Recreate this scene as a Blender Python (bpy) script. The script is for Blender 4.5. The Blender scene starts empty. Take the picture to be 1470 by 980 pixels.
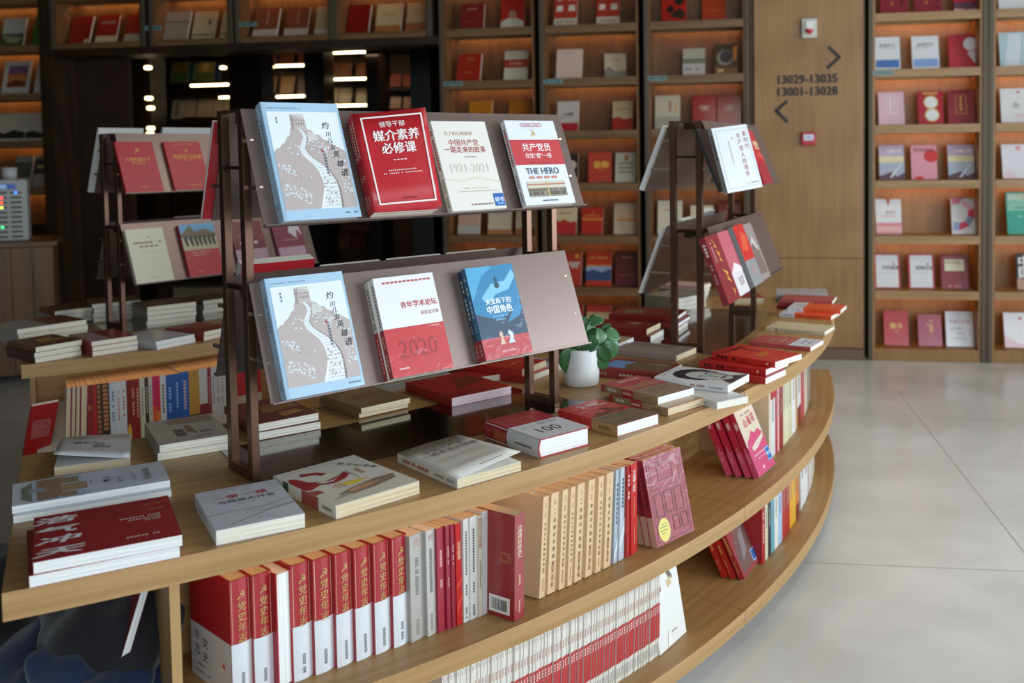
import bpy, bmesh, math, random
from math import sin, cos, pi, radians, degrees, atan2, sqrt
from mathutils import Vector, Matrix, noise
random.seed(7)
SC = bpy.context.scene
COL = SC.collection

# ------------------------------------------------------------------ camera
FPX, PITCH, ROLL, CX, CY, EYE = 1393.526, 0.0493553, -0.0144655, 830.369, 285.768, 1.5
_r = Vector((1, 0, 0)); FW = Vector((0, cos(PITCH), -sin(PITCH))); _u = Vector((0, sin(PITCH), cos(PITCH)))
RT = cos(ROLL) * _r + sin(ROLL) * _u
UPV = -sin(ROLL) * _r + cos(ROLL) * _u
EYEP = Vector((0, 0, EYE))
cam_d = bpy.data.cameras.new('camera'); cam = bpy.data.objects.new('camera', cam_d); COL.objects.link(cam)
cam.matrix_world = Matrix.Translation(EYEP) @ Matrix((RT, UPV, -FW)).transposed().to_4x4()
cam_d.sensor_width = 36; cam_d.lens = FPX * 36 / 1470
cam_d.shift_x = (735 - CX) / 1470; cam_d.shift_y = (CY - 490) / 1470
cam_d.clip_start = .05
cam_d.dof.use_dof = True; cam_d.dof.focus_distance = 2.4; cam_d.dof.aperture_fstop = 3.3
SC.camera = cam
# ------------------------------------------------------------------ world, lights, exposure
SC.view_settings.view_transform = 'Standard'; SC.view_settings.look = 'None'
SC.view_settings.gamma = 1; SC.view_settings.use_curve_mapping = False
SC.view_settings.exposure = 0.0
wd = bpy.data.worlds.new('world'); SC.world = wd; wd.use_nodes = True
bg = wd.node_tree.nodes['Background']; bg.inputs[0].default_value = (.80, .91, 1.0, 1); bg.inputs[1].default_value = .42

def area(name, loc, to, sx, sy, power, color=(1, 1, 1)):
    l = bpy.data.lights.new(name, 'AREA'); l.shape = 'RECTANGLE'; l.size = sx; l.size_y = sy
    l.energy = power; l.color = color
    o = bpy.data.objects.new(name, l); COL.objects.link(o); o.location = loc
    o.rotation_euler = (Vector(to) - Vector(loc)).to_track_quat('-Z', 'Y').to_euler()
    return o
DAY = (.80, .91, 1.0)
area('daylight_window_right', (6.3, 2.6, 1.9), (0, 3.2, .8), 6.0, 2.8, 480, DAY)
area('daylight_window_front', (2.6, -3.2, 2.0), (.3, 3.0, .8), 5.0, 2.8, 195, DAY)
area('alcove_fill_light', (-2.55, 10.05, 2.52), (-2.5, 10.3, 1.6), 3.2, .15, 9, (1, .78, .5))  # added fill lamp that brightens the dim books in the back room
area('ceiling_light_panel', (1.2, 4.0, 3.3), (1.2, 4.0, 0), 1.6, 1.6, 26, (1, .93, .84))

def pray(x, y):
    return (FW + RT * ((x - CX) / FPX) - UPV * ((y - CY) / FPX))
def at(x, y, z):
    d = pray(x, y); return EYEP + d * ((z - EYE) / d.z)
def rpl(x, y, P, n):
    d = pray(x, y); return EYEP + d * ((P - EYEP).dot(n) / d.dot(n))
def proj(P):
    d = P - EYEP; z = d.dot(FW); return CX + FPX * d.dot(RT) / z, CY - FPX * d.dot(UPV) / z

# ------------------------------------------------------------------ materials
def lin(c):
    if isinstance(c, str):
        c = c.lstrip('#'); c = [int(c[i:i + 2], 16) / 255 for i in (0, 2, 4)]
    return tuple(x / 12.92 if x <= .04045 else ((x + .055) / 1.055) ** 2.4 for x in c[:3])
MC = {}
def mat(c, rough=.45, coat=0., metal=0., wrap=False, emit=0., tex=0.):
    k = (c, rough, coat, metal, wrap, emit, tex)
    if k in MC: return MC[k]
    m = bpy.data.materials.new('paint_' + str(c).strip('#')); m.use_nodes = True
    N = m.node_tree; b = N.nodes['Principled BSDF']
    b.inputs['Base Color'].default_value = (*lin(c), 1)
    b.inputs['Roughness'].default_value = rough; b.inputs['Metallic'].default_value = metal
    if coat: b.inputs['Coat Weight'].default_value = coat; b.inputs['Coat Roughness'].default_value = .12
    if emit:
        b.inputs['Emission Color'].default_value = (*lin(c), 1); b.inputs['Emission Strength'].default_value = emit
    tc = N.nodes.new('ShaderNodeTexCoord')
    if tex:
        nz = N.nodes.new('ShaderNodeTexNoise'); nz.inputs['Scale'].default_value = 22; nz.inputs['Detail'].default_value = 6
        mx = N.nodes.new('ShaderNodeMixRGB'); mx.blend_type = 'MULTIPLY'; mx.inputs[0].default_value = tex
        mx.inputs[1].default_value = (*lin(c), 1)
        N.links.new(tc.outputs['Object'], nz.inputs['Vector']); N.links.new(nz.outputs['Fac'], mx.inputs[2]); N.links.new(mx.outputs[0], b.inputs['Base Color'])
    if wrap:
        nz = N.nodes.new('ShaderNodeTexNoise'); nz.inputs['Scale'].default_value = 14; nz.inputs['Detail'].default_value = 3; nz.inputs['Distortion'].default_value = 1.6
        bp = N.nodes.new('ShaderNodeBump'); bp.inputs['Strength'].default_value = .22; bp.inputs['Distance'].default_value = .01
        N.links.new(tc.outputs['Object'], nz.inputs['Vector']); N.links.new(nz.outputs['Fac'], bp.inputs['Height'])
        N.links.new(bp.outputs[0], b.inputs['Coat Normal'])
        b.inputs['Coat Weight'].default_value = .45; b.inputs['Coat Roughness'].default_value = .08
    MC[k] = m; return m
def wood(name, c1, c2, sx, sy, uv=True, rough=.42, bump=.08, horiz=False):
    m = bpy.data.materials.new(name); m.use_nodes = True; N = m.node_tree; L = N.links; b = N.nodes['Principled BSDF']
    tc = N.nodes.new('ShaderNodeTexCoord'); mp = N.nodes.new('ShaderNodeMapping'); mp.inputs['Scale'].default_value = (sx, sy, 1) if uv else ((sx, sx, sy) if not horiz else (sy, sx, sx))
    L.new(tc.outputs['UV' if uv else 'Object'], mp.inputs['Vector'])
    n1 = N.nodes.new('ShaderNodeTexNoise'); n1.inputs['Scale'].default_value = 1.0; n1.inputs['Detail'].default_value = 8; n1.inputs['Roughness'].default_value = .62; n1.inputs['Distortion'].default_value = .5
    L.new(mp.outputs[0], n1.inputs['Vector'])
    mp2 = N.nodes.new('ShaderNodeMapping'); mp2.inputs['Scale'].default_value = (sx * .35, sy * .14, 1) if uv else ((sx * .2, sx * .2, sy * .4) if not horiz else (sy * .4, sx * .2, sx * .2))
    L.new(tc.outputs['UV' if uv else 'Object'], mp2.inputs['Vector'])
    w = N.nodes.new('ShaderNodeTexWave'); w.wave_type = 'RINGS'; w.inputs['Scale'].default_value = .9; w.inputs['Distortion'].default_value = 7; w.inputs['Detail'].default_value = 3; w.inputs['Detail Scale'].default_value = .7
    L.new(mp2.outputs[0], w.inputs['Vector'])
    mx = N.nodes.new('ShaderNodeMixRGB'); mx.inputs[0].default_value = .15
    L.new(n1.outputs['Fac'], mx.inputs[1]); L.new(w.outputs['Fac'], mx.inputs[2])
    cr = N.nodes.new('ShaderNodeValToRGB'); e = cr.color_ramp.elements
    e[0].position = .3; e[0].color = (*lin(c2), 1); e[1].position = .68; e[1].color = (*lin(c1), 1)
    L.new(mx.outputs[0], cr.inputs[0]); L.new(cr.outputs[0], b.inputs['Base Color'])
    bp = N.nodes.new('ShaderNodeBump'); bp.inputs['Strength'].default_value = bump; bp.inputs['Distance'].default_value = .002
    L.new(mx.outputs[0], bp.inputs['Height']); L.new(bp.outputs[0], b.inputs['Normal'])
    b.inputs['Roughness'].default_value = rough
    return m
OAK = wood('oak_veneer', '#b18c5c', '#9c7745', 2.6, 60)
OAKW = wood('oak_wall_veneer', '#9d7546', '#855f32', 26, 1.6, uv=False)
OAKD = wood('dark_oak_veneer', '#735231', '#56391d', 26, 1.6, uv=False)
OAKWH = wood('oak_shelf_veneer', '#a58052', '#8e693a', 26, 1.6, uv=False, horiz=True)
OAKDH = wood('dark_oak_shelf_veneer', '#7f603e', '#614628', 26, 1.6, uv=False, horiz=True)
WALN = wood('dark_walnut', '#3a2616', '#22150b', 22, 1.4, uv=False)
def pages_mat(c='#e9e4d6', c2='#cfc8b6'):
    m = bpy.data.materials.new('page_edges'); m.use_nodes = True; N = m.node_tree; L = N.links; b = N.nodes['Principled BSDF']
    tc = N.nodes.new('ShaderNodeTexCoord'); mp = N.nodes.new('ShaderNodeMapping'); mp.inputs['Scale'].default_value = (3, 3, 900)
    n1 = N.nodes.new('ShaderNodeTexNoise'); n1.inputs['Scale'].default_value = 1; n1.inputs['Detail'].default_value = 2
    cr = N.nodes.new('ShaderNodeValToRGB'); e = cr.color_ramp.elements
    e[0].position = .35; e[0].color = (*lin(c2), 1); e[1].position = .6; e[1].color = (*lin(c), 1)
    L.new(tc.outputs['Object'], mp.inputs[0]); L.new(mp.outputs[0], n1.inputs['Vector']); L.new(n1.outputs['Fac'], cr.inputs[0]); L.new(cr.outputs[0], b.inputs['Base Color'])
    b.inputs['Roughness'].default_value = .8
    return m
PAGE = pages_mat(); PAGEC = pages_mat('#dccdae', '#bda982'); PAGEW = pages_mat('#eeeeea', '#d5d6d4')
PAGEP = pages_mat('#d9c3c6', '#c3a4aa')
BRONZE = mat('#6b4f41', .32, metal=.75); BRZD = mat('#3b2a22', .3, metal=.6)
PLATE = mat('#81706a', .34, metal=.6)
GLASSD = mat('#1a100b', .045, coat=1.)
STEELB = mat('#54483a', .5, metal=.2)
LED = mat('#ffb158', .5, emit=12.0)
LEDW = mat('#ffe6b8', .5, emit=7.0)

# ------------------------------------------------------------------ mesh helpers
def mesh_obj(name, vf, mats, parent=None, mids=None, smooth=False, uvs=None):
    V, F = vf
    me = bpy.data.meshes.new(name); me.from_pydata([tuple(v) for v in V], [], F)
    for m in (mats if isinstance(mats, (list, tuple)) else [mats]): me.materials.append(m)
    if mids: me.polygons.foreach_set('material_index', mids)
    if smooth: me.polygons.foreach_set('use_smooth', [True] * len(me.polygons))
    if uvs:
        l = me.uv_layers.new(name='UVMap')
        for p in me.polygons:
            for li in p.loop_indices: l.data[li].uv = uvs[me.loops[li].vertex_index]
    o = bpy.data.objects.new(name, me); COL.objects.link(o)
    if parent: o.parent = parent
    return o
def empty(name, loc=(0, 0, 0), rotz=0, M=None):
    o = bpy.data.objects.new(name, None); COL.objects.link(o); o.empty_display_size = .05
    if M is not None: o.matrix_world = M
    else: o.location = loc; o.rotation_euler = (0, 0, rotz)
    return o
def tag(o, label, cat, group=None, kind=None):
    o['label'] = label.replace(' ,', ',').replace('  ', ' ')
    if cat: o['category'] = cat
    if group: o['group'] = group
    if kind: o['kind'] = kind
    return o
def boxvf(x0, y0, z0, x1, y1, z1, vf=None):
    V, F = vf if vf else ([], [])
    n = len(V)
    V += [(x0, y0, z0), (x1, y0, z0), (x1, y1, z0), (x0, y1, z0), (x0, y0, z1), (x1, y0, z1), (x1, y1, z1), (x0, y1, z1)]
    F += [tuple(n + i for i in f) for f in ((0, 3, 2, 1), (4, 5, 6, 7), (0, 1, 5, 4), (1, 2, 6, 5), (2, 3, 7, 6), (3, 0, 4, 7))]
    return V, F
def bevel(o, w, seg=2):
    m = o.modifiers.new('bevel', 'BEVEL'); m.width = w; m.segments = seg; m.limit_method = 'ANGLE'; return o
def frame_mat(O, ex, ey, ez):
    return Matrix.Translation(O) @ Matrix((ex, ey, ez)).transposed().to_4x4()
def box_frame(name, M, dims, m, parent=None, bv=0):
    """box given in a frame M; dims x0,y0,z0,x1,y1,z1"""
    V, F = boxvf(*dims); o = mesh_obj(name, ([M @ Vector(v) for v in V], F), m, parent)
    if bv: bevel(o, bv)
    return o

# ------------------------------------------------------------------ text + prints
_tc = bpy.data.curves.new('txt', 'FONT'); _to = bpy.data.objects.new('txt', _tc); _TX = {}
def text_vf(s, bold=0., res=2):
    k = (s, bold)
    if k in _TX: return _TX[k]
    _tc.body = s; _tc.resolution_u = res; _tc.offset = bold
    m = bpy.data.meshes.new_from_object(_to)
    V = [tuple(v.co) for v in m.vertices]; F = [tuple(p.vertices) for p in m.polygons]
    bpy.data.meshes.remove(m)
    if V:
        x0 = min(v[0] for v in V); x1 = max(v[0] for v in V); y0 = min(v[1] for v in V); y1 = max(v[1] for v in V)
    else: x0 = x1 = y0 = y1 = 0
    _TX[k] = (V, F, x0, x1, y0, y1); return _TX[k]
def print_vf(items, W, H, nsub=1):
    """items in 0..1 units of a W x H sheet -> verts (x,y,layer) , faces, colours"""
    V = []; F = []; C = []
    def poly(pts, c, lay):
        n = len(V); V.extend((x, y, lay) for x, y in pts); F.append(tuple(range(n, n + len(pts)))); C.append(c)
    lay = 0
    for it in items:
        k = it[0]
        if k != 's': lay += 1
        if k == 'r':
            _, a, b, c, d, col = it
            for q in range(nsub):
                a_ = a + (c - a) * q / nsub; c_ = a + (c - a) * (q + 1) / nsub
                poly([(a_ * W, b * H), (c_ * W, b * H), (c_ * W, d * H), (a_ * W, d * H)], col, lay)
        elif k == 'f':
            _, a, b, c, d, t, col = it; A, B, CC, D = a * W, b * H, c * W, d * H; t *= W
            for q in ((A, B, CC, B + t), (A, D - t, CC, D), (A, B + t, A + t, D - t), (CC - t, B + t, CC, D - t)):
                poly([(q[0], q[1]), (q[2], q[1]), (q[2], q[3]), (q[0], q[3])], col, lay)
        elif k == 'c':
            _, u, v, r, col = it[:5]; ry = it[5] if len(it) > 5 else r
            poly([(u * W + r * W * cos(t * pi / 12), v * H + ry * W * sin(t * pi / 12)) for t in range(24)], col, lay)
        elif k in 'ps':
            poly([(u * W, v * H) for u, v in it[1]], it[2], lay)
        elif k == 'd':   # illegible line of small print: a row of short dashes   (u0,v,u1,h,col,n)
            _, u0, v, u1, h, col, n = it
            st = (u1 - u0) / n
            for i in range(n):
                if random.random() < .08: continue
                a = (u0 + i * st) * W; b = a + st * W * .72
                poly([(a, v * H), (b, v * H), (b, v * H + h * H), (a, v * H + h * H)], col, lay)
        elif k == 'dv':  # the same, running down
            _, u, v1, v0, w, col, n = it
            st = (v1 - v0) / n
            for i in range(n):
                if random.random() < .08: continue
                b = (v1 - i * st) * H; a = b - st * H * .7
                poly([(u * W, a), ((u + w) * W, a), ((u + w) * W, b), (u * W, b)], col, lay)
        elif k in ('t', 'tv'):
            _, u, v, s, txt, col = it[:6]; o = it[6] if len(it) > 6 else {}
            bold = o.get('b', 0.); sx = o.get('sx', 1); rot = radians(o.get('rot', 0)); gap = o.get('gap', 1.05); sl = o.get('sl', 0)
            S = s * W
            def put(tv, cx, cy):
                if bold:
                    q = bold * S * .75
                    for dl, dx_, dy_ in ((0, -q, 0), (.15, q, 0), (.3, 0, q * .8)): put1(tv, cx + dx_, cy + dy_, dl)
                else: put1(tv, cx, cy)
            def put1(tv, cx, cy, dl=0):
                vv, ff, x0, x1, y0, y1 = tv; n = len(V)
                mx = (x0 + x1) / 2; my = .38
                for (x, y, z) in vv:
                    x = (x - mx) * S * sx + sl * (y - my) * S; y = (y - my) * S
                    V.append((cx + x * cos(rot) - y * sin(rot), cy + x * sin(rot) + y * cos(rot), lay + dl))
                for f in ff: F.append(tuple(n + i for i in f)); C.append(col)
            if k == 't': put(text_vf(txt), u * W, v * H)
            else:
                for i, ch in enumerate(txt):
                    if ch == ' ': continue
                    dx, dy = sin(rot) * i * S * gap, -cos(rot) * i * S * gap
                    put(text_vf(ch), u * W + dx, v * H + dy)
    if lay > 9: V = [(x, y, l * 9. / lay) for x, y, l in V]
    return V, F, C
def print_obj(name, items, W, H, fn, parent, rough=.4, wrap=False, coat=.3, nsub=1):
    V, F, C = print_vf(items, W, H, nsub)
    if not F: return None
    cols = []; ids = []
    for c in C:
        if c not in cols: cols.append(c)
        ids.append(cols.index(c))
    ms = [mat(c, rough, coat, wrap=wrap) if not str(c).startswith('gold') else mat('#c9a050', .35, metal=.5) for c in cols]
    return mesh_obj(name, ([fn(*v) for v in V], F), ms, parent, mids=ids)

# ------------------------------------------------------------------ books
E0 = .00045; EL = .00012
def cover_vf(W, H, T, hard=False, c=None, bulge=0.):
    c = c or (.0028 if hard else .0007)
    ns = 5 if bulge else 0
    out = [(W, 0)]; inn = [(W, c)]
    if ns:
        for i in range(ns + 1):
            a = i / ns; out.append((-bulge * sin(pi * a), T * a)); inn.append((c - bulge * sin(pi * a) * .9, c + (T - 2 * c) * a))
    else:
        out += [(0, 0), (0, T)]; inn += [(c, c), (c, T - c)]
    out.append((W, T)); inn.append((W, T - c))
    n = len(out); V = []; F = []
    for y in (0, H):
        V += [(x, y, z) for x, z in out]; V += [(x, y, z) for x, z in inn]
    o1, i1, o2, i2 = 0, n, 2 * n, 3 * n
    for k in range(n - 1):
        F += [(o1 + k, o1 + k + 1, o2 + k + 1, o2 + k), (i1 + k, i2 + k, i2 + k + 1, i1 + k + 1), (o1 + k, i1 + k, i1 + k + 1, o1 + k + 1), (o2 + k, o2 + k + 1, i2 + k + 1, i2 + k)]
    F += [(o1, o2, i2, i1), (o1 + n - 1, i1 + n - 1, i2 + n - 1, o2 + n - 1)]
    return V, F
USED = {}
def book(label, O, ex, ey, W, H, T, cover='#b02020', pages=None, hard=False, fp=(), sp=(), bp=(), group=None,
         wrap=False, rough=.42, coat=.12, bulge=0., name='book', lite=False, back=None):
    ez = ex.cross(ey).normalized(); M = frame_mat(O, ex, ey, ez)
    pages = pages or PAGE; cm = mat(cover, rough, coat, wrap=wrap)
    ov = .003 if hard else 0; ins = .0029 if hard else .0008
    if lite:
        V, F = boxvf(.0006, .0006, .0006, W - .001, H - .0006, T - .0006)
        n0 = len(F); ids = [0] * n0
        for q in ((0, 0, T - .0006, W, H, T), (0, 0, 0, W, H, .0006), (-.0003, 0, .0003, .0006, H, T - .0003)):
            V, F = boxvf(*q, (V, F)); ids += [1] * 6
        ms = [pages, cm]
        if fp:
            PV, PF, PC = print_vf(fp, W, H); n = len(V)
            V += [(x, y, T + .0008 + l * .0005) for x, y, l in PV]; cols = []
            for f, c in zip(PF, PC):
                if c not in cols: cols.append(c); ms.append(mat(c, rough, coat, wrap=wrap))
                F.append(tuple(n + i for i in f)); ids.append(2 + cols.index(c))
        o = mesh_obj(name, (V, F), ms, None, mids=ids); o.matrix_world = M
        tag(o, label, 'book', group); return o
    root = empty(name, M=M); tag(root, label, 'book', group)
    mesh_obj('cover', cover_vf(W, H, T, hard, bulge=bulge), cm, root)
    pg = mesh_obj('page_block', boxvf(.001 - bulge * .5, ov, ins, W - ov - .0004, H - ov, T - ins), pages, root)
    if fp: print_obj('cover_print', fp, W, H, lambda x, y, l: (x, y, T + E0 + l * EL), root, rough, wrap, coat)
    if bp: print_obj('back_print', bp, W, H, lambda x, y, l: (W - x, y, -E0 - l * EL), root, rough, wrap, coat)
    if sp:
        if bulge:
            print_obj('spine_print', sp, T, H, lambda x, y, l: (-bulge * sin(pi * x / T) * 1.02 - E0 * 2.5 - l * EL, y, x), root, rough, wrap, coat, 8)
        else:
            print_obj('spine_print', sp, T, H, lambda x, y, l: (-E0 - l * EL, y, x), root, rough, wrap, coat)
    return root
def copy_tree(o, M=None, label=None, parent=None):
    c = o.copy(); COL.objects.link(c)
    if parent: c.parent = parent
    for ch in list(o.children): copy_tree(ch, parent=c)
    if M is not None: c.matrix_world = M
    if label: c['label'] = label
    return c
UP = Vector((0, 0, 1))
def lie(label, A, B, D, T, k=0, ztop=None, zbase=None, L=None, gap=.0, **kw):
    """book lying flat; A,B = left/right ends (px) of its nearest top edge"""
    zt = ztop if ztop is not None else zbase + T
    a3, b3 = at(*A, zt), at(*B, zt); L0 = (b3 - a3).length; a = (b3 - a3).normalized(); b = UP.cross(a)
    if L: mid = (a3 + b3) / 2; a3 = mid - a * L / 2
    else: L = L0
    z = Vector((0, 0, zt - T))
    P = Vector((a3.x, a3.y, 0)) + z
    if k == 0: O, ex, ey, W, H = P, a, b, L, D
    elif k == 1: O, ex, ey, W, H = P + a * L, b, -a, D, L
    elif k == 2: O, ex, ey, W, H = P + a * L + b * D, -a, -b, L, D
    else: O, ex, ey, W, H = P + b * D, -b, a, D, L
    return book(label, O, ex, ey, W, H, T, **kw)

# ------------------------------------------------------------------ geometry constants
CEN = Vector((-2.916, 5.286, 0)); R0 = 3.31; R1 = 4.168
ZT = .7725; TT = .05; ZM = .42; TM = .045; ZB = .10; TB = .045
AMID = -35.2
def pol(R, a, z=0): return Vector((CEN.x + R * cos(radians(a)), CEN.y + R * sin(radians(a)), z))
def rad(a): return Vector((cos(radians(a)), sin(radians(a)), 0))
def tan_(a): return Vector((-sin(radians(a)), cos(radians(a)), 0))
def apx(x, R, z, lo=-66, hi=-5):
    for _ in range(40):
        m = (lo + hi) / 2
        if proj(pol(R, m, z))[0] < x: lo = m
        else: hi = m
    return lo
def polar_of(P):
    d = P - CEN; return sqrt(d.x ** 2 + d.y ** 2), degrees(atan2(d.y, d.x))
def sector(name, r0, r1, a0, a1, z0, z1, m, parent, n=28, bv=.0015):
    V = []; F = []; uv = []
    for i in range(n + 1):
        a = a0 + (a1 - a0) * i / n; s = radians(a) * r1
        for (r, z) in ((r0, z0), (r1, z0), (r1, z1), (r0, z1)):
            V.append(pol(r, a, z)); uv.append((s, r + (z1 - z)))
    for i in range(n):
        b = i * 4
        for j in range(4): F.append((b + j, b + (j + 1) % 4, b + 4 + (j + 1) % 4, b + 4 + j)[::-1])
    F.append((0, 1, 2, 3)); F.append((n * 4 + 3, n * 4 + 2, n * 4 + 1, n * 4))
    o = mesh_obj(name, (V, F), m, parent, uvs=uv)
    if bv: bevel(o, bv)
    return o
def arc_board(name, a, r0, r1, z0, z1, th, m, parent):
    """vertical radial panel of thickness th at angle a"""
    M = frame_mat(pol(r0, a, z0), rad(a), tan_(a), UP)
    V, F = boxvf(0, -th / 2, 0, r1 - r0, th / 2, z1 - z0)
    return mesh_obj(name, ([M @ Vector(v) for v in V], F), m, parent, uvs=[(v[2] * 1.0, v[0]) for v in V])

# ------------------------------------------------------------------ room shell
WY = 0.171862; WD = 7.01782
WN = Vector((sin(WY), cos(WY), 0)); WT = Vector((cos(WY), -sin(WY), 0))
def WP(u, v, z): return WT * u + WN * (WD + v) + UP * z
WM = frame_mat(WN * WD, WT, UP, -WN)        # x along the wall, y up, z towards the room
WMz = frame_mat(WN * WD, WT, WN, UP)        # x along the wall, y into the wall, z up
def wu(x, y, v=0):
    P = rpl(x, y, WN * (WD + v), WN); return P.dot(WT), P.z
def wbox(name, u0, v0, z0, u1, v1, z1, m, parent=None, bv=0):
    V, F = boxvf(u0, v0, z0, u1, v1, z1)
    o = mesh_obj(name, (V, F), m, None); o.matrix_world = WMz
    if parent:
        o.parent = parent
        if parent.type == 'MESH': o.matrix_basis = Matrix.Identity(4)
    if bv: bevel(o, bv)
    return o
def struct(o): o['kind'] = 'structure'; return o
# floor with joint lines
FLM = bpy.data.materials.new('polished_floor'); FLM.use_nodes = True
_N = FLM.node_tree; _b = _N.nodes['Principled BSDF']
_tc2 = _N.nodes.new('ShaderNodeTexCoord'); _n = _N.nodes.new('ShaderNodeTexNoise'); _n.inputs['Scale'].default_value = 2.2; _n.inputs['Detail'].default_value = 9
_cr = _N.nodes.new('ShaderNodeValToRGB'); _cr.color_ramp.elements[0].color = (*lin('#cdcdc9'), 1); _cr.color_ramp.elements[1].color = (*lin('#dfe0dd'), 1)
_cr.color_ramp.elements[0].position = .35; _cr.color_ramp.elements[1].position = .65
_N.links.new(_tc2.outputs['Object'], _n.inputs['Vector']); _N.links.new(_n.outputs['Fac'], _cr.inputs[0]); _N.links.new(_cr.outputs[0], _b.inputs['Base Color'])
_b.inputs['Roughness'].default_value = .22; _b.inputs['Specular IOR Level'].default_value = .5
fl = struct(mesh_obj('floor', boxvf(-9, -4, -.1, 9, 14, 0), FLM))
jm = mat('#b3b1aa', .4)
def joint(p, q):
    A, B = at(*p, 0), at(*q, 0); d = (B - A).normalized(); A = A - d * .8; B = B + d * 1.2; n = UP.cross(d) * .002
    mesh_obj('floor_joint', ([A - n + UP * .0006, B - n + UP * .0006, B + n + UP * .0006, A + n + UP * .0006], [(0, 1, 2, 3)]), jm, fl)
joint((1335, 620), (1470, 792)); joint((1110, 805), (1400, 817)); joint((1290, 597), (1470, 603))
cm_ = mat('#6d655b', .8)
struct(mesh_obj('ceiling', boxvf(-9, -4, 3.45, 9, 14, 3.55), cm_))
struct(mesh_obj('wall_left', boxvf(-9.1, -4, 0, -9, 14, 3.45), mat('#3b2c20', .7)))
wr = struct(wbox('wall_right', 4.6, -2.0, 0, 4.7, 4, 3.45, mat('#8a7d6a', .7)))

# wood wall section between the two bookcases: four veneer panels, each its own piece
wb = struct(wbox('wall_back', .03, .05, 0, .82, .20, 3.45, OAKD))
for (z0, z1) in ((.085, .718), (.722, 3.44)):
    o = wbox('panel', .058, .0, z0, .803, .05, z1, OAKW, wb, bv=.001)
bbm = mat('#6b5240', .5)
struct(wbox('baseboard_back', .05, -.012, 0, .805, .05, .08, bbm))
# wall above and beyond the bookcases
struct(wbox('wall_back_upper', -7.2, .02, 3.2, 4.6, .3, 3.45, WALN))

# signs on the wood panel
def wtext(name, items, u, z, W, H, parent=None, v=-.003, rough=.5):
    V, F, C = print_vf(items, W, H); cols = []; ids = []
    for c in C:
        if c not in cols: cols.append(c)
        ids.append(cols.index(c))
    o = mesh_obj(name, ([(x, y, l * .0002) for x, y, l in V], F), [mat(c, rough) for c in cols], None, mids=ids)
    o.matrix_world = WM @ Matrix.Translation((u, z, -v))
    sm = o.modifiers.new('depth', 'SOLIDIFY'); sm.thickness = .002; sm.offset = -1
    return o
u0, z0 = wu(1112, 137); u1, _ = wu(1207, 110)
_, zA = wu(1160, 113); _, zB = wu(1160, 130)
W_ = u1 - u0
o = wtext('shelf_number_sign', [('t', .5, .72, .19, '13029-13035', '#17120e', {'b': .06, 'sx': .93}), ('t', .5, .2, .19, '13001-13028', '#17120e', {'b': .06, 'sx': .93})], u0, zB - .035, W_, .165)
tag(o, 'black shelf number lettering 13029-13035 and 13001-13028 on the wood panel', 'sign')
def arrow(pts, lab):
    th = .011; V = []; F = []
    P = [Vector((*wu(*p), 0)) for p in pts]
    for a, b in ((P[0], P[1]), (P[1], P[2])):
        d = (b - a).normalized(); n = Vector((-d.y, d.x, 0)) * th; n0 = len(V); e = d * th * .7
        for z in (0, .004): V += [(a - n) + UP * z, (b - n + e) + UP * z, (b + n + e) + UP * z, (a + n) + UP * z]
        F += [tuple(n0 + i for i in f) for f in ((3, 2, 1, 0), (4, 5, 6, 7), (0, 1, 5, 4), (1, 2, 6, 5), (2, 3, 7, 6), (3, 0, 4, 7))]
    o = mesh_obj('arrow_sign', (V, F), mat('#17120e', .5)); o.matrix_world = WM @ Matrix.Translation((0, 0, .001)); tag(o, lab, 'sign')
arrow([(1189, 67), (1205, 82), (1188.5, 97)], 'black arrow pointing right above the shelf numbers')
arrow([(1130, 145), (1114, 159), (1129.5, 174)], 'black arrow pointing left below the shelf numbers')
# alarm strobe
def wthing(name, lab, cat, u, z):
    o = empty(name, M=WM @ Matrix.Translation((u, z, 0))); tag(o, lab, cat); return o
u, z = wu(1161.5, 41)
t = wthing('fire_alarm_strobe', 'white fire alarm sounder with a red lens high on the wood panel', 'alarm', u, z)
bevel(mesh_obj('housing', boxvf(-.052, -.068, 0, .052, .068, .03), mat('#c9c5bb', .4), t), .008, 3)
bevel(mesh_obj('lamp_cover', boxvf(-.028, -.045, .03, .028, .05, .045), mat('#e6e2da', .3), t), .008, 3)
V = []; F = []
for i in range(9):
    for j in range(5):
        a = pi + pi * i / 8; r = .029 * cos(j / 4 * pi / 2); V.append((r * cos(a), -.008 + r * 1.25 * sin(a), .045 + .016 * sin(j / 4 * pi / 2)))
for i in range(8):
    for j in range(4): F.append((i * 5 + j, i * 5 + j + 1, i * 5 + j + 6, i * 5 + j + 5)[::-1])
F.append(tuple(j + 0 for j in range(5)) + tuple(8 * 5 + j for j in range(4, -1, -1)))
mesh_obj('red_lens', (V, F), mat('#b5121b', .2, .6), t)
u, z = wu(1160.5, 199)
t = wthing('fire_call_point', 'small red manual fire call point below the left-pointing arrow', 'alarm', u, z)
bevel(mesh_obj('housing', boxvf(-.049, -.047, 0, .049, .047, .035), mat('#b3121f', .35), t), .006, 3)
mesh_obj('glass_plate', boxvf(-.034, -.012, .035, .034, .03, .0365), mat('#c8cedd', .3), t)
print_obj('plate_print', [('t', .5, .5, .22, '火警', '#3a4a8a')], .068, .042, lambda x, y, l: (x - .034, y - .012, .0372 + l * .0001), t)

def rebase(root, loc):
    bpy.context.view_layer.update()
    loc = Vector(loc); root.location = loc
    for c in root.children:
        c.matrix_basis = Matrix.Translation(-loc) @ c.matrix_basis

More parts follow.
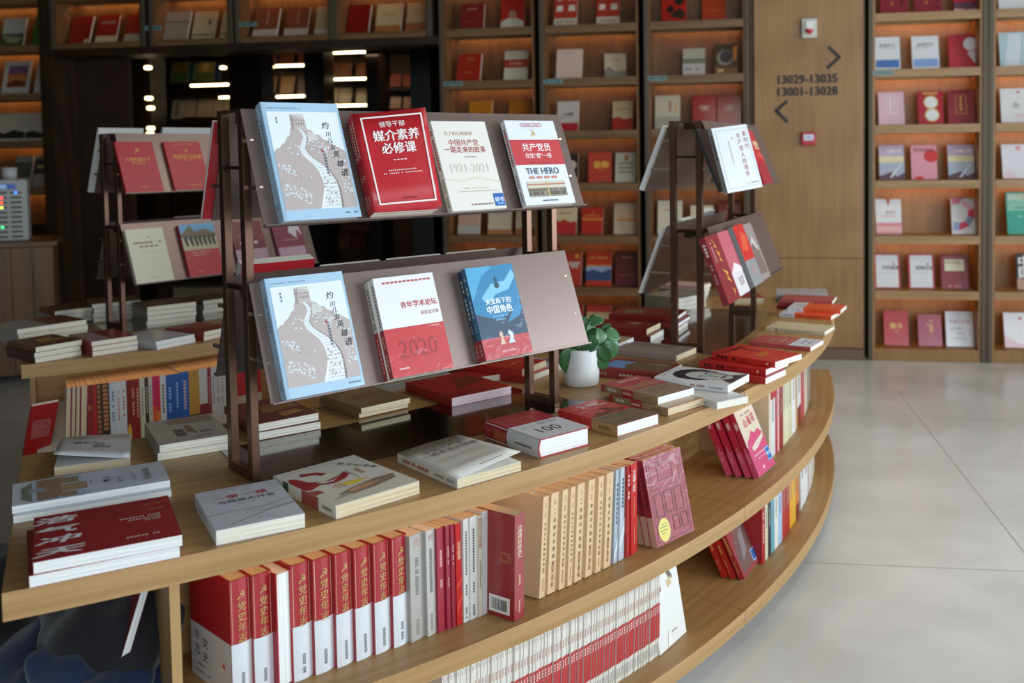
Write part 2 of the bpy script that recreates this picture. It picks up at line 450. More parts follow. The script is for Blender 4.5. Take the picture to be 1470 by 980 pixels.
# ------------------------------------------------------------------ wall bookcases
ZK = [2.375 - .3855 * k for k in range(6)]      # undersides of the shelves
SH = .045                                        # shelf thickness
def shelf_top(k): return ZK[k] + SH if k >= 0 and k < 6 else (.085 if k == 6 else 2.375 + .3855 + SH)
def bookcase(lab, ua, ub, ks, wd_, wm, zb=0, zt=3.2, depth=.28, post=STEELB, v0=0, led=LED, plinth=True, posts=(True, True), pw=.028):
    t = empty('bookcase'); tag(t, lab, 'bookcase')
    for f, uu in zip(posts, (ua - pw, ub)):
        if f: wbox('upright', uu, v0 - .006, zb, uu + pw, v0 + depth, zt, post, t, .002)
    wbox('back_panel', ua, v0 + depth - .012, zb, ub, v0 + depth, zt, wd_, t)
    for s, uu in ((1, ua), (-1, ub)):
        a, b = sorted((uu, uu + s * .016)); wbox('side_panel', a, v0 + .004, zb, b, v0 + depth - .012, zt, wm, t)
    for k in ks:
        z = ZK[k] if k >= 0 else 2.375 + .3855
        sv = boxvf(ua + .016, v0, z, ub - .016, v0 + depth - .012, z + SH); sv = boxvf(ua + .016, v0, z - .012, ub - .016, v0 + .014, z, sv); sv = boxvf(ua + .02, v0 + depth - .104, z - .016, ub - .02, v0 + depth - .098, z, sv)
        s = mesh_obj('shelf', sv, {OAKW: OAKWH, OAKD: OAKDH}[wm], t); s.matrix_basis = WMz
        l = wbox('light_strip', ua + .03, v0 + depth - .09, z - .008, ub - .03, v0 + depth - .08, z - .0005, led, s)
    if plinth: wbox('plinth', ua + .016, v0 + .002, 0, ub - .016, v0 + depth - .012, .085, wm, t, .0015)
    rebase(t, WP((ua + ub) / 2, v0, zb)); return t
UR = {}
def U(x, y=300, v=0): return wu(x, y, v)[0]
PB1 = .835; 
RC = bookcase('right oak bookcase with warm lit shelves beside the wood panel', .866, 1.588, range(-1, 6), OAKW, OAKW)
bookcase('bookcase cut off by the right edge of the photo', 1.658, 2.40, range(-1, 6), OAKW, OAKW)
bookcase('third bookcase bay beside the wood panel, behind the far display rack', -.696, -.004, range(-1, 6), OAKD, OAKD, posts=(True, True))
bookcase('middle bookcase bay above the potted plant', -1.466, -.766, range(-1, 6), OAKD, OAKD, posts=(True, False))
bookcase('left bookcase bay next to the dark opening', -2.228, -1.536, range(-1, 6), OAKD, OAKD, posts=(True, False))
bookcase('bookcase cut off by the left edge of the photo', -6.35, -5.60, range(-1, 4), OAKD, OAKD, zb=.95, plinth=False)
# shelf beam above the dark opening
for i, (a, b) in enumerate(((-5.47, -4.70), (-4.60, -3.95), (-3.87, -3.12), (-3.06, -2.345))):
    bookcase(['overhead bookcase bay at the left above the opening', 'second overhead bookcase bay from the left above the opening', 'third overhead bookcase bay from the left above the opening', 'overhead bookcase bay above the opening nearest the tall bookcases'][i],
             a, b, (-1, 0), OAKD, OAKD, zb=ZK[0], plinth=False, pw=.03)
struct(wbox('trim_1', -5.5, -.004, ZK[0] - .06, -2.26, .30, ZK[0], WALN))
struct(wbox('trim_2', -5.598, -.01, 0, -5.50, .30, 3.2, WALN))
struct(wbox('trim_3', 1.616, -.002, 0, 1.63, .28, 3.2, BRZD))

# tilted books on the shelves.  x0,x1 bottom corners, y bottom, y top (px), shelf row, colour, print, words
def wallbook(x0, x1, yb, yt, row, col, desc, fp=(), v0=0., back=.1, pages=None, lean=15, turn=0., wall=0, zb=None, grp=None, rough=.3):
    ym = (yb + yt) / 2; vb = v0 + back
    ua, _ = wu(x0, yb, vb); ub, _ = wu(x1, yb, vb)
    z = shelf_top(row) if zb is None else zb
    zt_ = wu((x0 + x1) / 2, yt, vb + .05)[1]; zb_ = wu((x0 + x1) / 2, yb, vb)[1]
    H = (zt_ - zb_) / cos(radians(lean)); W = ub - ua
    H = max(.12, min(.30, H)); T = .018
    M = WM @ Matrix.Translation((ua, z + T * sin(radians(lean)) + .0005, -vb)) @ Matrix.Rotation(radians(turn), 4, 'Y') @ Matrix.Rotation(radians(-lean), 4, 'X')
    ex = (M.to_3x3() @ Vector((1, 0, 0))).normalized(); ey = (M.to_3x3() @ Vector((0, 1, 0))).normalized()
    ez = ex.cross(ey)
    return book(desc, M.to_translation() - ez * T, ex, ey, W, H, T, cover=col, fp=fp, lite=True, pages=pages, group=grp, rough=rough, coat=.5)
def block(c, u=.5, v=.6, w=.5, h=.03, n=6): return ('d', u - w / 2, v, u + w / 2, h, c, n)
W_ = '#e8e6e2'; G_ = '#d8a545'
# right bookcase
RB = ', %s row, right bookcase'
rows = {0: RB % 'top', 1: RB % 'second', 2: RB % 'third', 3: RB % 'fourth', 4: RB % 'fifth', 5: RB % 'sixth', 6: RB % 'bottom'}
wallbook(1264, 1303, 18, -32, 0, '#8c2c3a', 'wine red book with gold emblem, leftmost ' + rows[0], [('t', .42, .3, .2, '☭', G_), ('dv', .74, .5, .1, .12, '#5c1822', 4)])
wallbook(1313, 1353, 17, -33, 0, '#8c2c3a', 'wine red book with gold emblem, middle one ' + rows[0], [('t', .42, .3, .2, '☭', G_), ('dv', .74, .5, .1, .12, '#5c1822', 4)])
wallbook(1370, 1410, 15, -34, 0, '#c0303c', 'red book with a purple landscape band, rightmost ' + rows[0], [('r', 0, .05, 1, .28, '#6f4658'), ('p', [(0, .0), (1, 0), (1, .12), (.5, .05), (0, .1)], '#cfa9a0')])
for (a, b, w) in ((1256, 1293, 'leftmost'), (1310, 1349, 'middle one')):
    wallbook(a, b, 98, 51, 1, '#dfe0e2', 'white book with blue bottom band, %s %s' % (w, rows[1]), [('r', .05, .06, .95, .3, '#4d78b8' if w[0] == 'l' else '#8aa8d8'), ('t', .5, .74, .15, '标准学习', '#3c3c40'), block('#77777c', .5, .64, .8, .015, 14)])
wallbook(1363, 1401, 97, 49, 1, '#b93843', 'red book with white chrysanthemum shape at its right edge ' + rows[1], [('c', .85, .7, .28, '#dcd9dc'), ('p', [(.7, .45), (1, .5), (1, .1), (.9, .2)], '#d8d3d8')])
wallbook(1262, 1299, 180, 133, 2, '#d9b3bf', 'pale pink book with a white framed title ' + rows[2], [('f', .3, .35, .75, .85, .02, '#efe4e4'), ('dv', .42, .8, .4, .08, '#efe8e4', 4), ('dv', .6, .8, .5, .05, '#efe8e4', 5)])
wallbook(1319, 1355, 179, 132, 2, '#ad2438', 'red book with two white round windows on its cover ' + rows[2], [('c', .52, .66, .3, '#cfa65c'), ('c', .52, .66, .25, '#e2e2dc'), ('c', .55, .27, .3, '#cfa65c'), ('c', .55, .27, .25, '#e2e2dc'), ('r', .2, .9, .8, .96, '#c9a05a')])
wallbook(1362, 1400, 178, 130, 2, '#93303f', 'burgundy book with a gold framed title ' + rows[2], [('f', .3, .28, .7, .85, .02, G_), ('dv', .44, .8, .36, .1, G_, 4)])
for (a, b, w) in ((1263, 1299, 'leftmost'), (1362, 1400, 'rightmost')):
    wallbook(a, b, 260, 211, 3, '#b9a7bd', 'lilac book with a landscape and white title, %s %s' % (w, rows[3]), [('r', 0, .5, 1, .68, '#e0d2a8'), ('r', 0, .12, 1, .5, '#aab2c0'), ('p', [(0, 0), (1, 0), (1, .2), (.7, .08), (.45, .22), (0, .1)], '#5e4450'), ('t', .58, .82, .17, '入国三代', '#f4efe6', {'b': .04}), ('p', [(.4, .05), (.5, .05), (.9, .45), (.85, .45)], '#d8dde2')])
wallbook(1309, 1346, 260, 211, 3, '#df9aa6', 'pink book with a large red circle ' + rows[3], [('c', .78, .68, .27, '#cc3a3c'), ('t', .5, .85, .16, '我们的征途', '#7d4652'), ('c', .3, .03, .18, '#cc3a3c', .08)])
wallbook(1258, 1295, 339, 289, 4, '#e6e3e2', 'white book with a pink bottom band and orange ribbon ' + rows[4], [('r', 0, 0, 1, .32, '#de8f96'), ('r', 0, .06, 1, .22, '#e8b3b4'), ('p', [(.42, 1), (.5, .8), (.58, 1)], '#c25a3a'), ('t', .6, .62, .14, '知识产', '#b06a6a'), block('#c98a8a', .55, .5, .6, .02, 8)])
wallbook(1367, 1406, 338, 287, 4, '#d6d5d2', 'light grey book with a pink and blue ring on its cover ' + rows[4], [('p', [(.05, 1), (.45, 1), (.3, .85), (.05, .82)], '#d8738c'), ('p', [(.45, .98), (.85, .7), (.62, .66), (.4, .84)], '#e0a0b0'), ('p', [(.85, .7), (.85, .45), (.6, .5), (.62, .66)], '#c92f52'), ('p', [(.85, .45), (.65, .22), (.48, .35), (.6, .5)], '#7d88a4'), ('p', [(.65, .22), (.25, .1), (.3, .3), (.48, .35)], '#d02c50'), ('p', [(.25, .1), (.05, .12), (.1, .35), (.3, .3)], '#8d9fc4')])
for (a, b, w) in ((1256, 1293, 'leftmost'), (1305, 1342, 'middle one')):
    wallbook(a, b, 416, 367, 5, '#b8384a', 'white book with a red border and black title, %s %s' % (w, rows[5]), [('r', .07, .03, .93, .97, '#dcdcdc'), ('t', .62, .6, .17, '共同富裕' if w[0] == 'l' else '理想信念', '#2c2c30', {'b': .03}), block('#b8606a', .45, .45, .6, .015, 10), ('r', .72, .68, .8, .74, '#c05060')])
wallbook(1352, 1391, 416, 367, 5, '#8a2c3c', 'maroon book with a cream title label ' + rows[5], [('r', .14, .52, .86, .86, '#e0d9bb'), ('t', .45, .76, .12, '百年中国史', '#4c4438'), block('#d6a0a0', .5, .06, .5, .03, 4), ('r', .1, .89, .8, .94, '#a65560')])
wallbook(1270, 1305, 495, 445, 6, '#b8262f', 'bright red book with gold title ' + rows[6], [('t', .5, .56, .27, '奋斗', '#e4bd66', {'b': .05}), ('t', .5, .4, .1, '幸福', '#e4bd66')])
wallbook(1319, 1353, 495, 450, 6, '#a8455c', 'rose coloured book with a slim gold vertical title ' + rows[6], [('dv', .5, .82, .42, .12, '#d9b36c', 6), ('dv', .38, .72, .6, .05, '#d9b36c', 3)])
wallbook(1359, 1399, 495, 445, 6, '#e0e0e2', 'white book with a faint red title, rightmost ' + rows[6], [('t', .5, .71, .15, '诗歌六百首', '#b55a60'), block('#8a8a90', .4, .5, .45, .03, 5), block('#8a8a90', .55, .36, .35, .02, 5), block('#8a8a90', .5, .22, .5, .02, 6)])
RR = ', %s row, right-edge bookcase'
wallbook(1434, 1476, 12, -38, 0, '#dfe1e0', 'white book ' + RR % 'top')
wallbook(1436, 1476, 94, 45, 1, '#b3cad0', 'pale blue book with a large light grey figure ' + RR % 'second', [('p', [(.15, 0), (.35, .95), (.85, .95), (.7, 0)], '#d4dcdf'), ('p', [(.8, .0), (.9, 1), (1, 1), (1, 0)], '#c6d8de')])
wallbook(1438, 1478, 177, 128, 2, '#dfdfdd', 'white book with scattered grey drawing and red seal ' + RR % 'third', [block('#b9595c', .6, .86, .3, .05, 2), ('c', .55, .5, .12, '#b9bcb6'), ('c', .7, .2, .2, '#e0c4c4', .06)])
wallbook(1440, 1480, 259, 210, 3, '#e0dfe3', 'white book with a faint pink dot ' + RR % 'fourth', [('c', .6, .88, .1, '#e3a7ad'), ('p', [(0, 0), (.2, .3), (.5, .1), (.5, 0)], '#e6d0d4')])
wallbook(1447, 1488, 338, 276, 4, '#3ea38d', 'large teal green book with a white spine edge ' + RR % 'fifth', [('r', .04, .55, 1, .96, '#8fc3b0'), ('r', .04, .8, 1, .96, '#c9d8c4'), ('c', .68, .86, .06, '#c04a40'), block('#2f5d55', .55, .6, .5, .03, 5), block('#d8efe6', .6, .4, .4, .02, 5)])
wallbook(1461, 1500, 417, 366, 5, '#2a2a2c', 'black book with heavy white Chinese lettering ' + RR % 'sixth', [('r', 0, 0, 1, .3, '#b98b78'), ('t', .3, .78, .5, '中', '#e4e2de', {'b': .06}), ('t', .3, .48, .5, '国', '#e4e2de', {'b': .06})])
wallbook(1443, 1484, 497, 447, 6, '#e4e0e0', 'white book with a pink floral foot and small red seal ' + RR % 'bottom', [('p', [(0, 0), (1, 0), (1, .08), (.5, .12), (0, .35)], '#e0b8bd'), ('r', .52, .8, .64, .87, '#c24c55')])
# tall bookcases in the middle
C1 = ', %s row, first tall bookcase'; C2 = ', %s row, middle tall bookcase'; C3 = ', %s row, third tall bookcase'
wallbook(660, 694, 40, 3, 0, '#7c2220', 'dark red glossy book, left one ' + C1 % 'top', [block('#c09080', .5, .78, .45, .04, 3), block('#b05040', .5, .3, .7, .02, 5)])
wallbook(718, 752, 39, -6, 0, '#b02a1c', 'red book picturing a man in a white shirt ' + C1 % 'top', [('p', [(0, 0), (1, 0), (.97, .2), (.7, .32), (.5, .34), (.3, .32), (.03, .2)], '#c9bfae'), ('c', .5, .43, .16, '#b08468', .2)])
wallbook(655, 690, 116, 77, 1, '#a52a18', 'red book leaning back, left one ' + C1 % 'second', [('t', .55, .8, .16, '百年', '#c98a50'), block('#c98a50', .5, .3, .3, .03, 3)], turn=-6)
wallbook(723, 757, 115, 73, 1, '#cfc3ac', 'cream book with a red landscape band and emblem ' + C1 % 'second', [('r', 0, .42, 1, .7, '#a83c28'), ('t', .5, .85, .14, '☭', '#b07a30'), ('t', .5, .56, .15, '长征路上', '#e0c8a0')])
for (a, b, w) in ((672, 705, 'left'), (729, 762, 'right')):
    wallbook(a, b, 193, 148, 2, '#b8701c', 'orange book just above the white covers, %s one %s' % (w, C1 % 'third'), [block('#8a4c10', .5, .6, .5, .05, 4)])
wallbook(657, 688, 338, 300, 4, '#caa08c', 'pinkish book with a grey foot, left one ' + C1 % 'fifth', [('r', 0, 0, 1, .32, '#bcb6aa'), block('#a04a3c', .5, .75, .5, .05, 4)])
wallbook(700, 733, 338, 298, 4, '#d2c2a6', 'cream book with a reddish base, middle one ' + C1 % 'fifth', [('r', 0, 0, 1, .16, '#b87848'), block('#8a7a60', .5, .72, .5, .04, 4)])
wallbook(740, 772, 338, 298, 4, '#cfbfa2', 'cream book with a reddish base, right one ' + C1 % 'fifth', [('r', 0, 0, 1, .2, '#b07040'), block('#8a7a60', .5, .72, .5, .04, 4)])
for (a, b, w) in ((795, 828, 'left'), (856, 889, 'right')):
    wallbook(a, b, 37, -14, 0, '#a83624', 'brick red book with big white lettering, %s one %s' % (w, C2 % 'top'), [('t', .24, .80, .3, '小', '#e8ddc8', {'b': .05}), ('t', .76, .80, .3, '大', '#e8ddc8', {'b': .05}), ('t', .24, .5, .3, '康', '#e8ddc8', {'b': .05}), ('t', .76, .5, .3, '国', '#e8ddc8', {'b': .05}), ('r', 0, 0, 1, .22, '#b9ab98'), block('#8b4034', .5, .1, .8, .03, 8)])
wallbook(798, 835, 113, 71, 1, '#d2b6a6', 'pale pink glossy book, left one ' + C2 % 'second', [block('#a07c70', .5, .85, .35, .03, 4)])
wallbook(868, 899, 110, 76, 1, '#bfae92', 'warped cream book in wrinkled wrap ' + C2 % 'second', [('p', [(0, 0), (1, 0), (1, .3), (.5, .25), (.2, .45), (0, .3)], '#80766a'), block('#8c6a50', .5, .7, .5, .04, 5)], turn=8)
wallbook(799, 830, 190, 148, 2, '#c2b6ae', 'grey book with a red base, left one ' + C2 % 'third', [('r', 0, 0, 1, .26, '#a8242c'), ('p', [(.2, .55), (.8, .62), (.7, .5)], '#6a6460'), block('#6a6460', .5, .45, .6, .02, 8)])
wallbook(879, 908, 188, 147, 2, '#c9b084', 'gold and red book, right one ' + C2 % 'third', [('p', [(0, 0), (1, 0), (1, .42), (.6, .36), (.3, .45), (0, .4)], '#a42a20'), block('#a06040', .5, .7, .6, .04, 6)])
wallbook(806, 829, 263, 222, 3, '#2c241e', 'black and tan book, left one ' + C2 % 'fourth', [('c', .6, .6, .3, '#c9b79a'), ('r', 0, 0, 1, .2, '#a87c50')])
wallbook(845, 878, 263, 220, 3, '#b03018', 'orange red book with gold title, turned aside ' + C2 % 'fourth', [('t', .55, .58, .34, '信仰', '#e6b040', {'b': .06}), block('#d89840', .55, .36, .2, .02, 3)], turn=7)
wallbook(883, 914, 263, 221, 3, '#cfc8b8', 'white book with rows of grey characters, right one ' + C2 % 'fourth', [('d', .15, .6, .85, .06, '#6d6a66', 5), ('d', .15, .45, .85, .06, '#6d6a66', 5), ('d', .15, .3, .85, .06, '#6d6a66', 5), ('r', .42, .72, .6, .92, '#a07030')])
wallbook(797, 827, 338, 298, 4, '#d2bb92', 'cream book with a wavy red lower half, left one ' + C2 % 'fifth', [('p', [(0, 0), (1, 0), (1, .46), (.7, .42), (.4, .52), (.2, .44), (0, .5)], '#b42e2a'), block('#b86a50', .5, .72, .6, .05, 6)])
wallbook(835, 865, 338, 300, 4, '#b52a22', 'bright red book with gold bands, middle one ' + C2 % 'fifth', [('r', 0, .52, 1, .6, '#d8842c'), ('t', .5, .8, .16, '☭', G_), block('#e6a060', .5, .68, .7, .03, 8)])
wallbook(881, 918, 338, 294, 4, '#cdb9a0', 'white book with an orange band, right one ' + C2 % 'fifth', [('r', .12, .5, .88, .8, '#d8b28c'), ('r', .12, .42, .88, .5, '#e08c3c')])
wallbook(799, 834, 411, 364, 5, '#b83a28', 'red book with gold strokes down its left edge ' + C2 % 'sixth', [('dv', .08, .9, .1, .16, '#d8922c', 5), ('t', .7, .66, .15, '新思想', '#e8dccc', {'b': .04}), ('t', .7, .56, .15, '学问', '#e8dccc', {'b': .04}), ('c', .8, .88, .1, '#d8922c')])
wallbook(841, 877, 411, 362, 5, '#c23a1e', 'red book with a blue sea photograph across its lower half ' + C2 % 'sixth', [('r', 0, .14, 1, .56, '#3c4f78'), ('p', [(0, .4), (.3, .46), (.6, .38), (1, .48), (1, .56), (0, .56)], '#9aa6bc'), ('r', 0, .56, 1, .6, '#d07a30'), block('#e0a050', .5, .78, .7, .05, 8)])
wallbook(883, 917, 411, 362, 5, '#6f2a30', 'dark maroon book, rightmost ' + C2 % 'sixth', [block('#b48a80', .5, .8, .5, .05, 4), block('#b48a80', .5, .3, .6, .02, 6)])
wallbook(803, 836, 487, 438, 6, '#a8281e', 'red book with gold heading, left one ' + C2 % 'bottom', [('t', .5, .6, .2, '党史问答', '#d9a878', {'b': .03})])
wallbook(841, 877, 487, 438, 6, '#c9a878', 'cream book with red top band above the plant ' + C2 % 'bottom', [('r', 0, .8, 1, 1, '#c03a28'), ('r', .3, .2, .7, .65, '#d8bb94')])
wallbook(950, 985, 29, -12, 0, '#a5200f', 'red book with a dark ink figure ' + C3 % 'top', [('c', .7, .75, .2, '#2c1a18'), ('c', .35, .45, .16, '#2c1a18'), ('p', [(.3, .2), (.5, .35), (.75, .5), (.95, .3), (.9, .1)], '#30201c')])
wallbook(1008, 1042, 27, -14, 0, '#a63a18', 'orange red book, right one ' + C3 % 'top', [block('#d8a070', .7, .85, .25, .08, 2), block('#c98050', .5, .35, .4, .02, 4)])
wallbook(980, 1012, 107, 69, 1, '#aaa18f', 'grey book with a landscape picture ' + C3 % 'second', [('r', 0, .44, 1, .62, '#6f6f60'), ('r', 0, 0, 1, .42, '#b5aba6'), ('d', .1, .2, .5, .06, '#55504c', 5), ('d', .6, .18, .85, .06, '#55504c', 3)])
wallbook(1026, 1059, 105, 62, 1, '#4c3a28', 'book with a dark round portrait and gold foot ' + C3 % 'second', [('c', .45, .55, .36, '#8e8578'), ('c', .5, .58, .28, '#45403c'), ('r', 0, 0, 1, .22, '#7d5426'), ('d', .15, .08, .4, .08, '#e0c48a', 2), ('p', [(.8, .9), (1, .95), (.95, .5), (.85, .4)], '#d8842c')])
wallbook(940, 976, 188, 140, 2, '#b9ae98', 'light grey book with a rural drawing, left one ' + C3 % 'third', [('r', 0, 0, 1, .36, '#9c9484'), ('dv', .55, .82, .5, .1, '#a0503c', 4), ('dv', .82, .75, .45, .06, '#d8a03c', 4)])
for (a, b, w) in ((994, 1028, 'left'), (1030, 1064, 'right')):
    wallbook(a, b, 187, 140, 2, '#8e1412', 'deep red book with small white title, %s of the pair %s' % (w, C3 % 'third'), [('t', .5, .64, .15, '大道行', '#e6d6c4'), ('t', .5, .56, .12, '一百年', '#e6d6c4')])
wallbook(944, 979, 338, 290, 4, '#cfc5ad', 'cream book seen through the far rack, leftmost ' + C3 % 'fifth', [block('#b8564a', .5, .7, .55, .03, 5)])
wallbook(991, 1024, 337, 296, 4, '#cdbf9f', 'cream book seen through the far rack, middle one ' + C3 % 'fifth', [block('#b06a4a', .5, .7, .5, .03, 5)])
wallbook(1031, 1064, 337, 290, 4, '#7c1416', 'dark red book with gold brush strokes ' + C3 % 'fifth', [('p', [(.4, .9), (.75, .85), (.5, .6)], '#d0a040'), ('p', [(.45, .6), (.9, .5), (.6, .3)], '#d0a040'), ('p', [(.3, .3), (.7, .15), (.85, .3)], '#d0a040')])
wallbook(936, 968, 411, 363, 5, '#cfc4ae', 'cream book left of the far rack ' + C3 % 'sixth')
# overhead bays and left bookcase
OV = 'in the %s bay of the overhead shelf'
for (a, b, yb, yt, c, d, fp) in (
    (96, 126, 38, -2, '#8e2016', 'dark red glossy book ' + OV % 'leftmost', [('c', .85, .1, .1, '#d8b080')]),
    (135, 164, 38, -3, '#9c2418', 'red and cream book with a white title ' + OV % 'leftmost', [('r', 0, 0, 1, .25, '#cdb88c'), ('t', .5, .72, .17, '时代答卷', '#dcc8b0')]),
    (176, 203, 37, -4, '#a83222', 'red and grey book at the right ' + OV % 'leftmost', [('r', 0, 0, 1, .28, '#bcae94')]),
    (232, 267, 37, -5, '#9c8a78', 'greyish book, leftmost ' + OV % 'second', [('r', 0, .62, 1, .66, '#6c5c50')]),
    (273, 305, 35, -6, '#c2ad88', 'cream book with small black figure ' + OV % 'second', [('r', .7, .5, .78, .7, '#4a4038'), ('r', 0, .12, 1, .2, '#8c7a58')]),
    (314, 340, 34, -7, '#c6b28c', 'cream book, rightmost ' + OV % 'second', [('r', 0, .12, 1, .2, '#8c7a58')]),
    (361, 396, 32, -10, '#82442c', 'brown book with a pale foot, leftmost ' + OV % 'third', [('r', 0, 0, 1, .26, '#b8a898'), ('dv', .5, .9, .4, .08, '#b08468', 5)]),
    (406, 439, 30, -12, '#82442c', 'brown book with a pale foot, middle one ' + OV % 'third', [('r', 0, 0, 1, .26, '#b8a898'), ('dv', .5, .9, .4, .08, '#b08468', 5)]),
    (450, 478, 29, -13, '#b8a480', 'cream book, rightmost ' + OV % 'third', [('r', 0, 0, 1, .2, '#c4bba6')]),
    (496, 528, 26, -16, '#7e120c', 'plain dark red book ' + OV % 'fourth', []),
    (537, 574, 25, -17, '#c2a67c', 'cream book with an orange foot, left one ' + OV % 'fourth', [('r', 0, 0, 1, .25, '#a8643c'), block('#a07040', .5, .6, .5, .03, 5)]),
    (581, 614, 24, -18, '#c2a67c', 'cream book with an orange foot, right one ' + OV % 'fourth', [('r', 0, 0, 1, .3, '#a8643c'), block('#a07040', .5, .6, .5, .03, 5)])):
    wallbook(a, b, yb, yt, 0, c, d, fp, lean=20)
LC = ', %s row, left-edge bookcase'
wallbook(0, 32, 61, 20, 0, '#b9b3a4', 'pale book with a green landscape ' + LC % 'top', [('r', 0, 0, 1, .45, '#4c5638'), ('p', [(0, .4), (1, .3), (.7, .1), (.3, .15)], '#8e8e6a')])
wallbook(45, 68, 61, 18, 0, '#3f6b30', 'green book ' + LC % 'top', [('r', .2, .6, .8, .8, '#c9a860')])
wallbook(1, 38, 131, 84, 1, '#bdb5a8', 'white framed book with a sunset picture, left one ' + LC % 'second', [('r', .18, .2, .92, .85, '#7a5470'), ('r', .18, .3, .92, .6, '#c07038'), ('p', [(.18, .2), (.92, .2), (.92, .34), (.5, .42), (.18, .32)], '#6e3428')])
wallbook(48, 80, 131, 84, 1, '#bdb5a8', 'white framed book with a sunset picture, right one ' + LC % 'second', [('r', .3, .2, .92, .85, '#6c5468'), ('r', .3, .3, .92, .6, '#c07038')])
wallbook(-8, 34, 203, 164, 2, '#b6ab98', 'wide cream album with ink hills, left one ' + LC % 'third', [('p', [(0, .08), (0, .36), (.3, .26), (.6, .4), (1, .3), (1, .08)], '#2c2a26')])
wallbook(35, 72, 202, 163, 2, '#b6ab98', 'wide cream album with ink hills, right one ' + LC % 'third', [('p', [(0, .08), (0, .3), (.3, .36), (.6, .26), (1, .38), (1, .08)], '#2c2a26')])
wallbook(17, 42, 271, 226, 3, '#9c8f7c', 'grey book behind the small pot ' + LC % 'fourth', [('r', 0, .3, 1, .8, '#5c5a48')])
wallbook(46, 76, 271, 226, 3, '#a39684', 'pale book with a dark top picture ' + LC % 'fourth', [('r', 0, .42, 1, .9, '#3f4034'), ('r', .1, .6, .9, .7, '#c9a468')])

# small shelf tags
def stag(x0, x1, y, lab):
    a, z = wu(x0, y); b, _ = wu(x1, y); o = wbox('shelf_tag', a, -.004, z - .016, b, -.0005, z + .016, mat('#6f8f8c', .4))
    tag(o, lab, 'tag', 'teal shelf tags')
    print_obj('tag_print', [('d', .1, .3, .45, .45, '#2a3c3c', 4), ('d', .5, .3, .95, .45, '#2a3c3c', 6)], b - a, .032, lambda x, y, l: (a + x, -.0045 - l * .0001, z - .016 + y), o)
for x0, x1, y, l in ((1253, 1283, 105, 'teal tag on the second shelf edge of the right bookcase'), (636, 664, 120.5, 'teal tag on the shelf edge of the left bookcase bay'), (780, 808, 117.3, 'teal tag on the shelf edge of the middle bookcase bay'), (929, 957, 113, 'teal tag on the shelf edge of the third bookcase bay'), (343, 369, 35.5, 'teal tag on the overhead shelf, third bay'), (205, 232, 41, 'dim tag on the overhead shelf, second bay')):
    stag(x0, x1, y, l)

# ------------------------------------------------------------------ dark room behind the opening
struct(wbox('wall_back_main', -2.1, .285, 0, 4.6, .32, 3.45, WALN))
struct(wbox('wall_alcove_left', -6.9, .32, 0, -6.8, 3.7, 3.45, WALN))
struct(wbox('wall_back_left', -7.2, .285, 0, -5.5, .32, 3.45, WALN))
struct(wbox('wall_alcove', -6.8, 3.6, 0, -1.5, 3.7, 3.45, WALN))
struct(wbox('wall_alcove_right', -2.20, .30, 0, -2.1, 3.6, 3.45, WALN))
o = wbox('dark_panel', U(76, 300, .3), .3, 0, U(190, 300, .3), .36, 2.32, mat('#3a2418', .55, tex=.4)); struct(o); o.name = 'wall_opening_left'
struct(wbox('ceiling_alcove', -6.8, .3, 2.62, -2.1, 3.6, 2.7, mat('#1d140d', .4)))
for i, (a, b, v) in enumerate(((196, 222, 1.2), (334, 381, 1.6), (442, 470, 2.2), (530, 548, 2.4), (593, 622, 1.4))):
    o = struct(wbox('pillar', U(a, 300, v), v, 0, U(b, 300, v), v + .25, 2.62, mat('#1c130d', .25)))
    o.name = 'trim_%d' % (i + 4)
FARV = 3.0
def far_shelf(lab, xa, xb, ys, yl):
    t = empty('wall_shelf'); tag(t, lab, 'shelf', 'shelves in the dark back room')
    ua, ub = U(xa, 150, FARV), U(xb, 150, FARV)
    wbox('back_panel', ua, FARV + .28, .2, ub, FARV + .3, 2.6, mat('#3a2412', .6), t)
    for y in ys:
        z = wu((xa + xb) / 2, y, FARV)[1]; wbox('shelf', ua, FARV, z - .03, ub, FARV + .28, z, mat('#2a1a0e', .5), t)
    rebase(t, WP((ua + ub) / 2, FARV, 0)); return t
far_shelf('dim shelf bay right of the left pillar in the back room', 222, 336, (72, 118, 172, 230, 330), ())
far_shelf('dim shelf bay with two light bars in the back room', 381, 443, (92, 136, 330), ())
far_shelf('dim shelf bay with three light bars in the back room', 470, 530, (110, 150, 330), ())
far_shelf('dim shelf bay furthest right in the back room', 548, 594, (126, 158), ())
def light_bar(x0, x1, y, lab, h=3.2, e=LEDW):
    a, z = wu(x0, y, FARV - .12); b, _ = wu(x1, y, FARV - .12); hh = h / 130 / 2 * 1.1
    o = wbox('light_bar', a, FARV - .13, z - hh, b, FARV - .10, z + hh, mat('#b0a080', .4)); tag(o, lab, 'lamp')
    mu = (a + b) / 2; wbox('bracket', mu - .012, FARV - .10, z - .008, mu + .012, FARV + .28, z + .008, mat('#1c130d', .25), o)
    g = wbox('tube', a + .004, FARV - .136, z - hh * .8, b - .004, FARV - .128, z + hh * .8, e, o)
for x0, x1, y, l in ((274, 338, 123, 'long light bar in the dark back room left of the rack'), (315, 338, 140, 'short light bar beside the dark pillar'), (396, 441, 95, 'upper light bar above the blue book'), (397, 442, 139, 'lower light bar above the blue book'), (479, 526, 76, 'top one of the three stacked light bars'), (480, 527, 114, 'middle one of the three stacked light bars'), (480, 527, 152, 'bottom one of the three stacked light bars')):
    light_bar(x0, x1, y, l)
light_bar(276, 335, 75, 'faint long light bar high in the back room', 1.6, mat('#8a6844', .5, emit=.8))
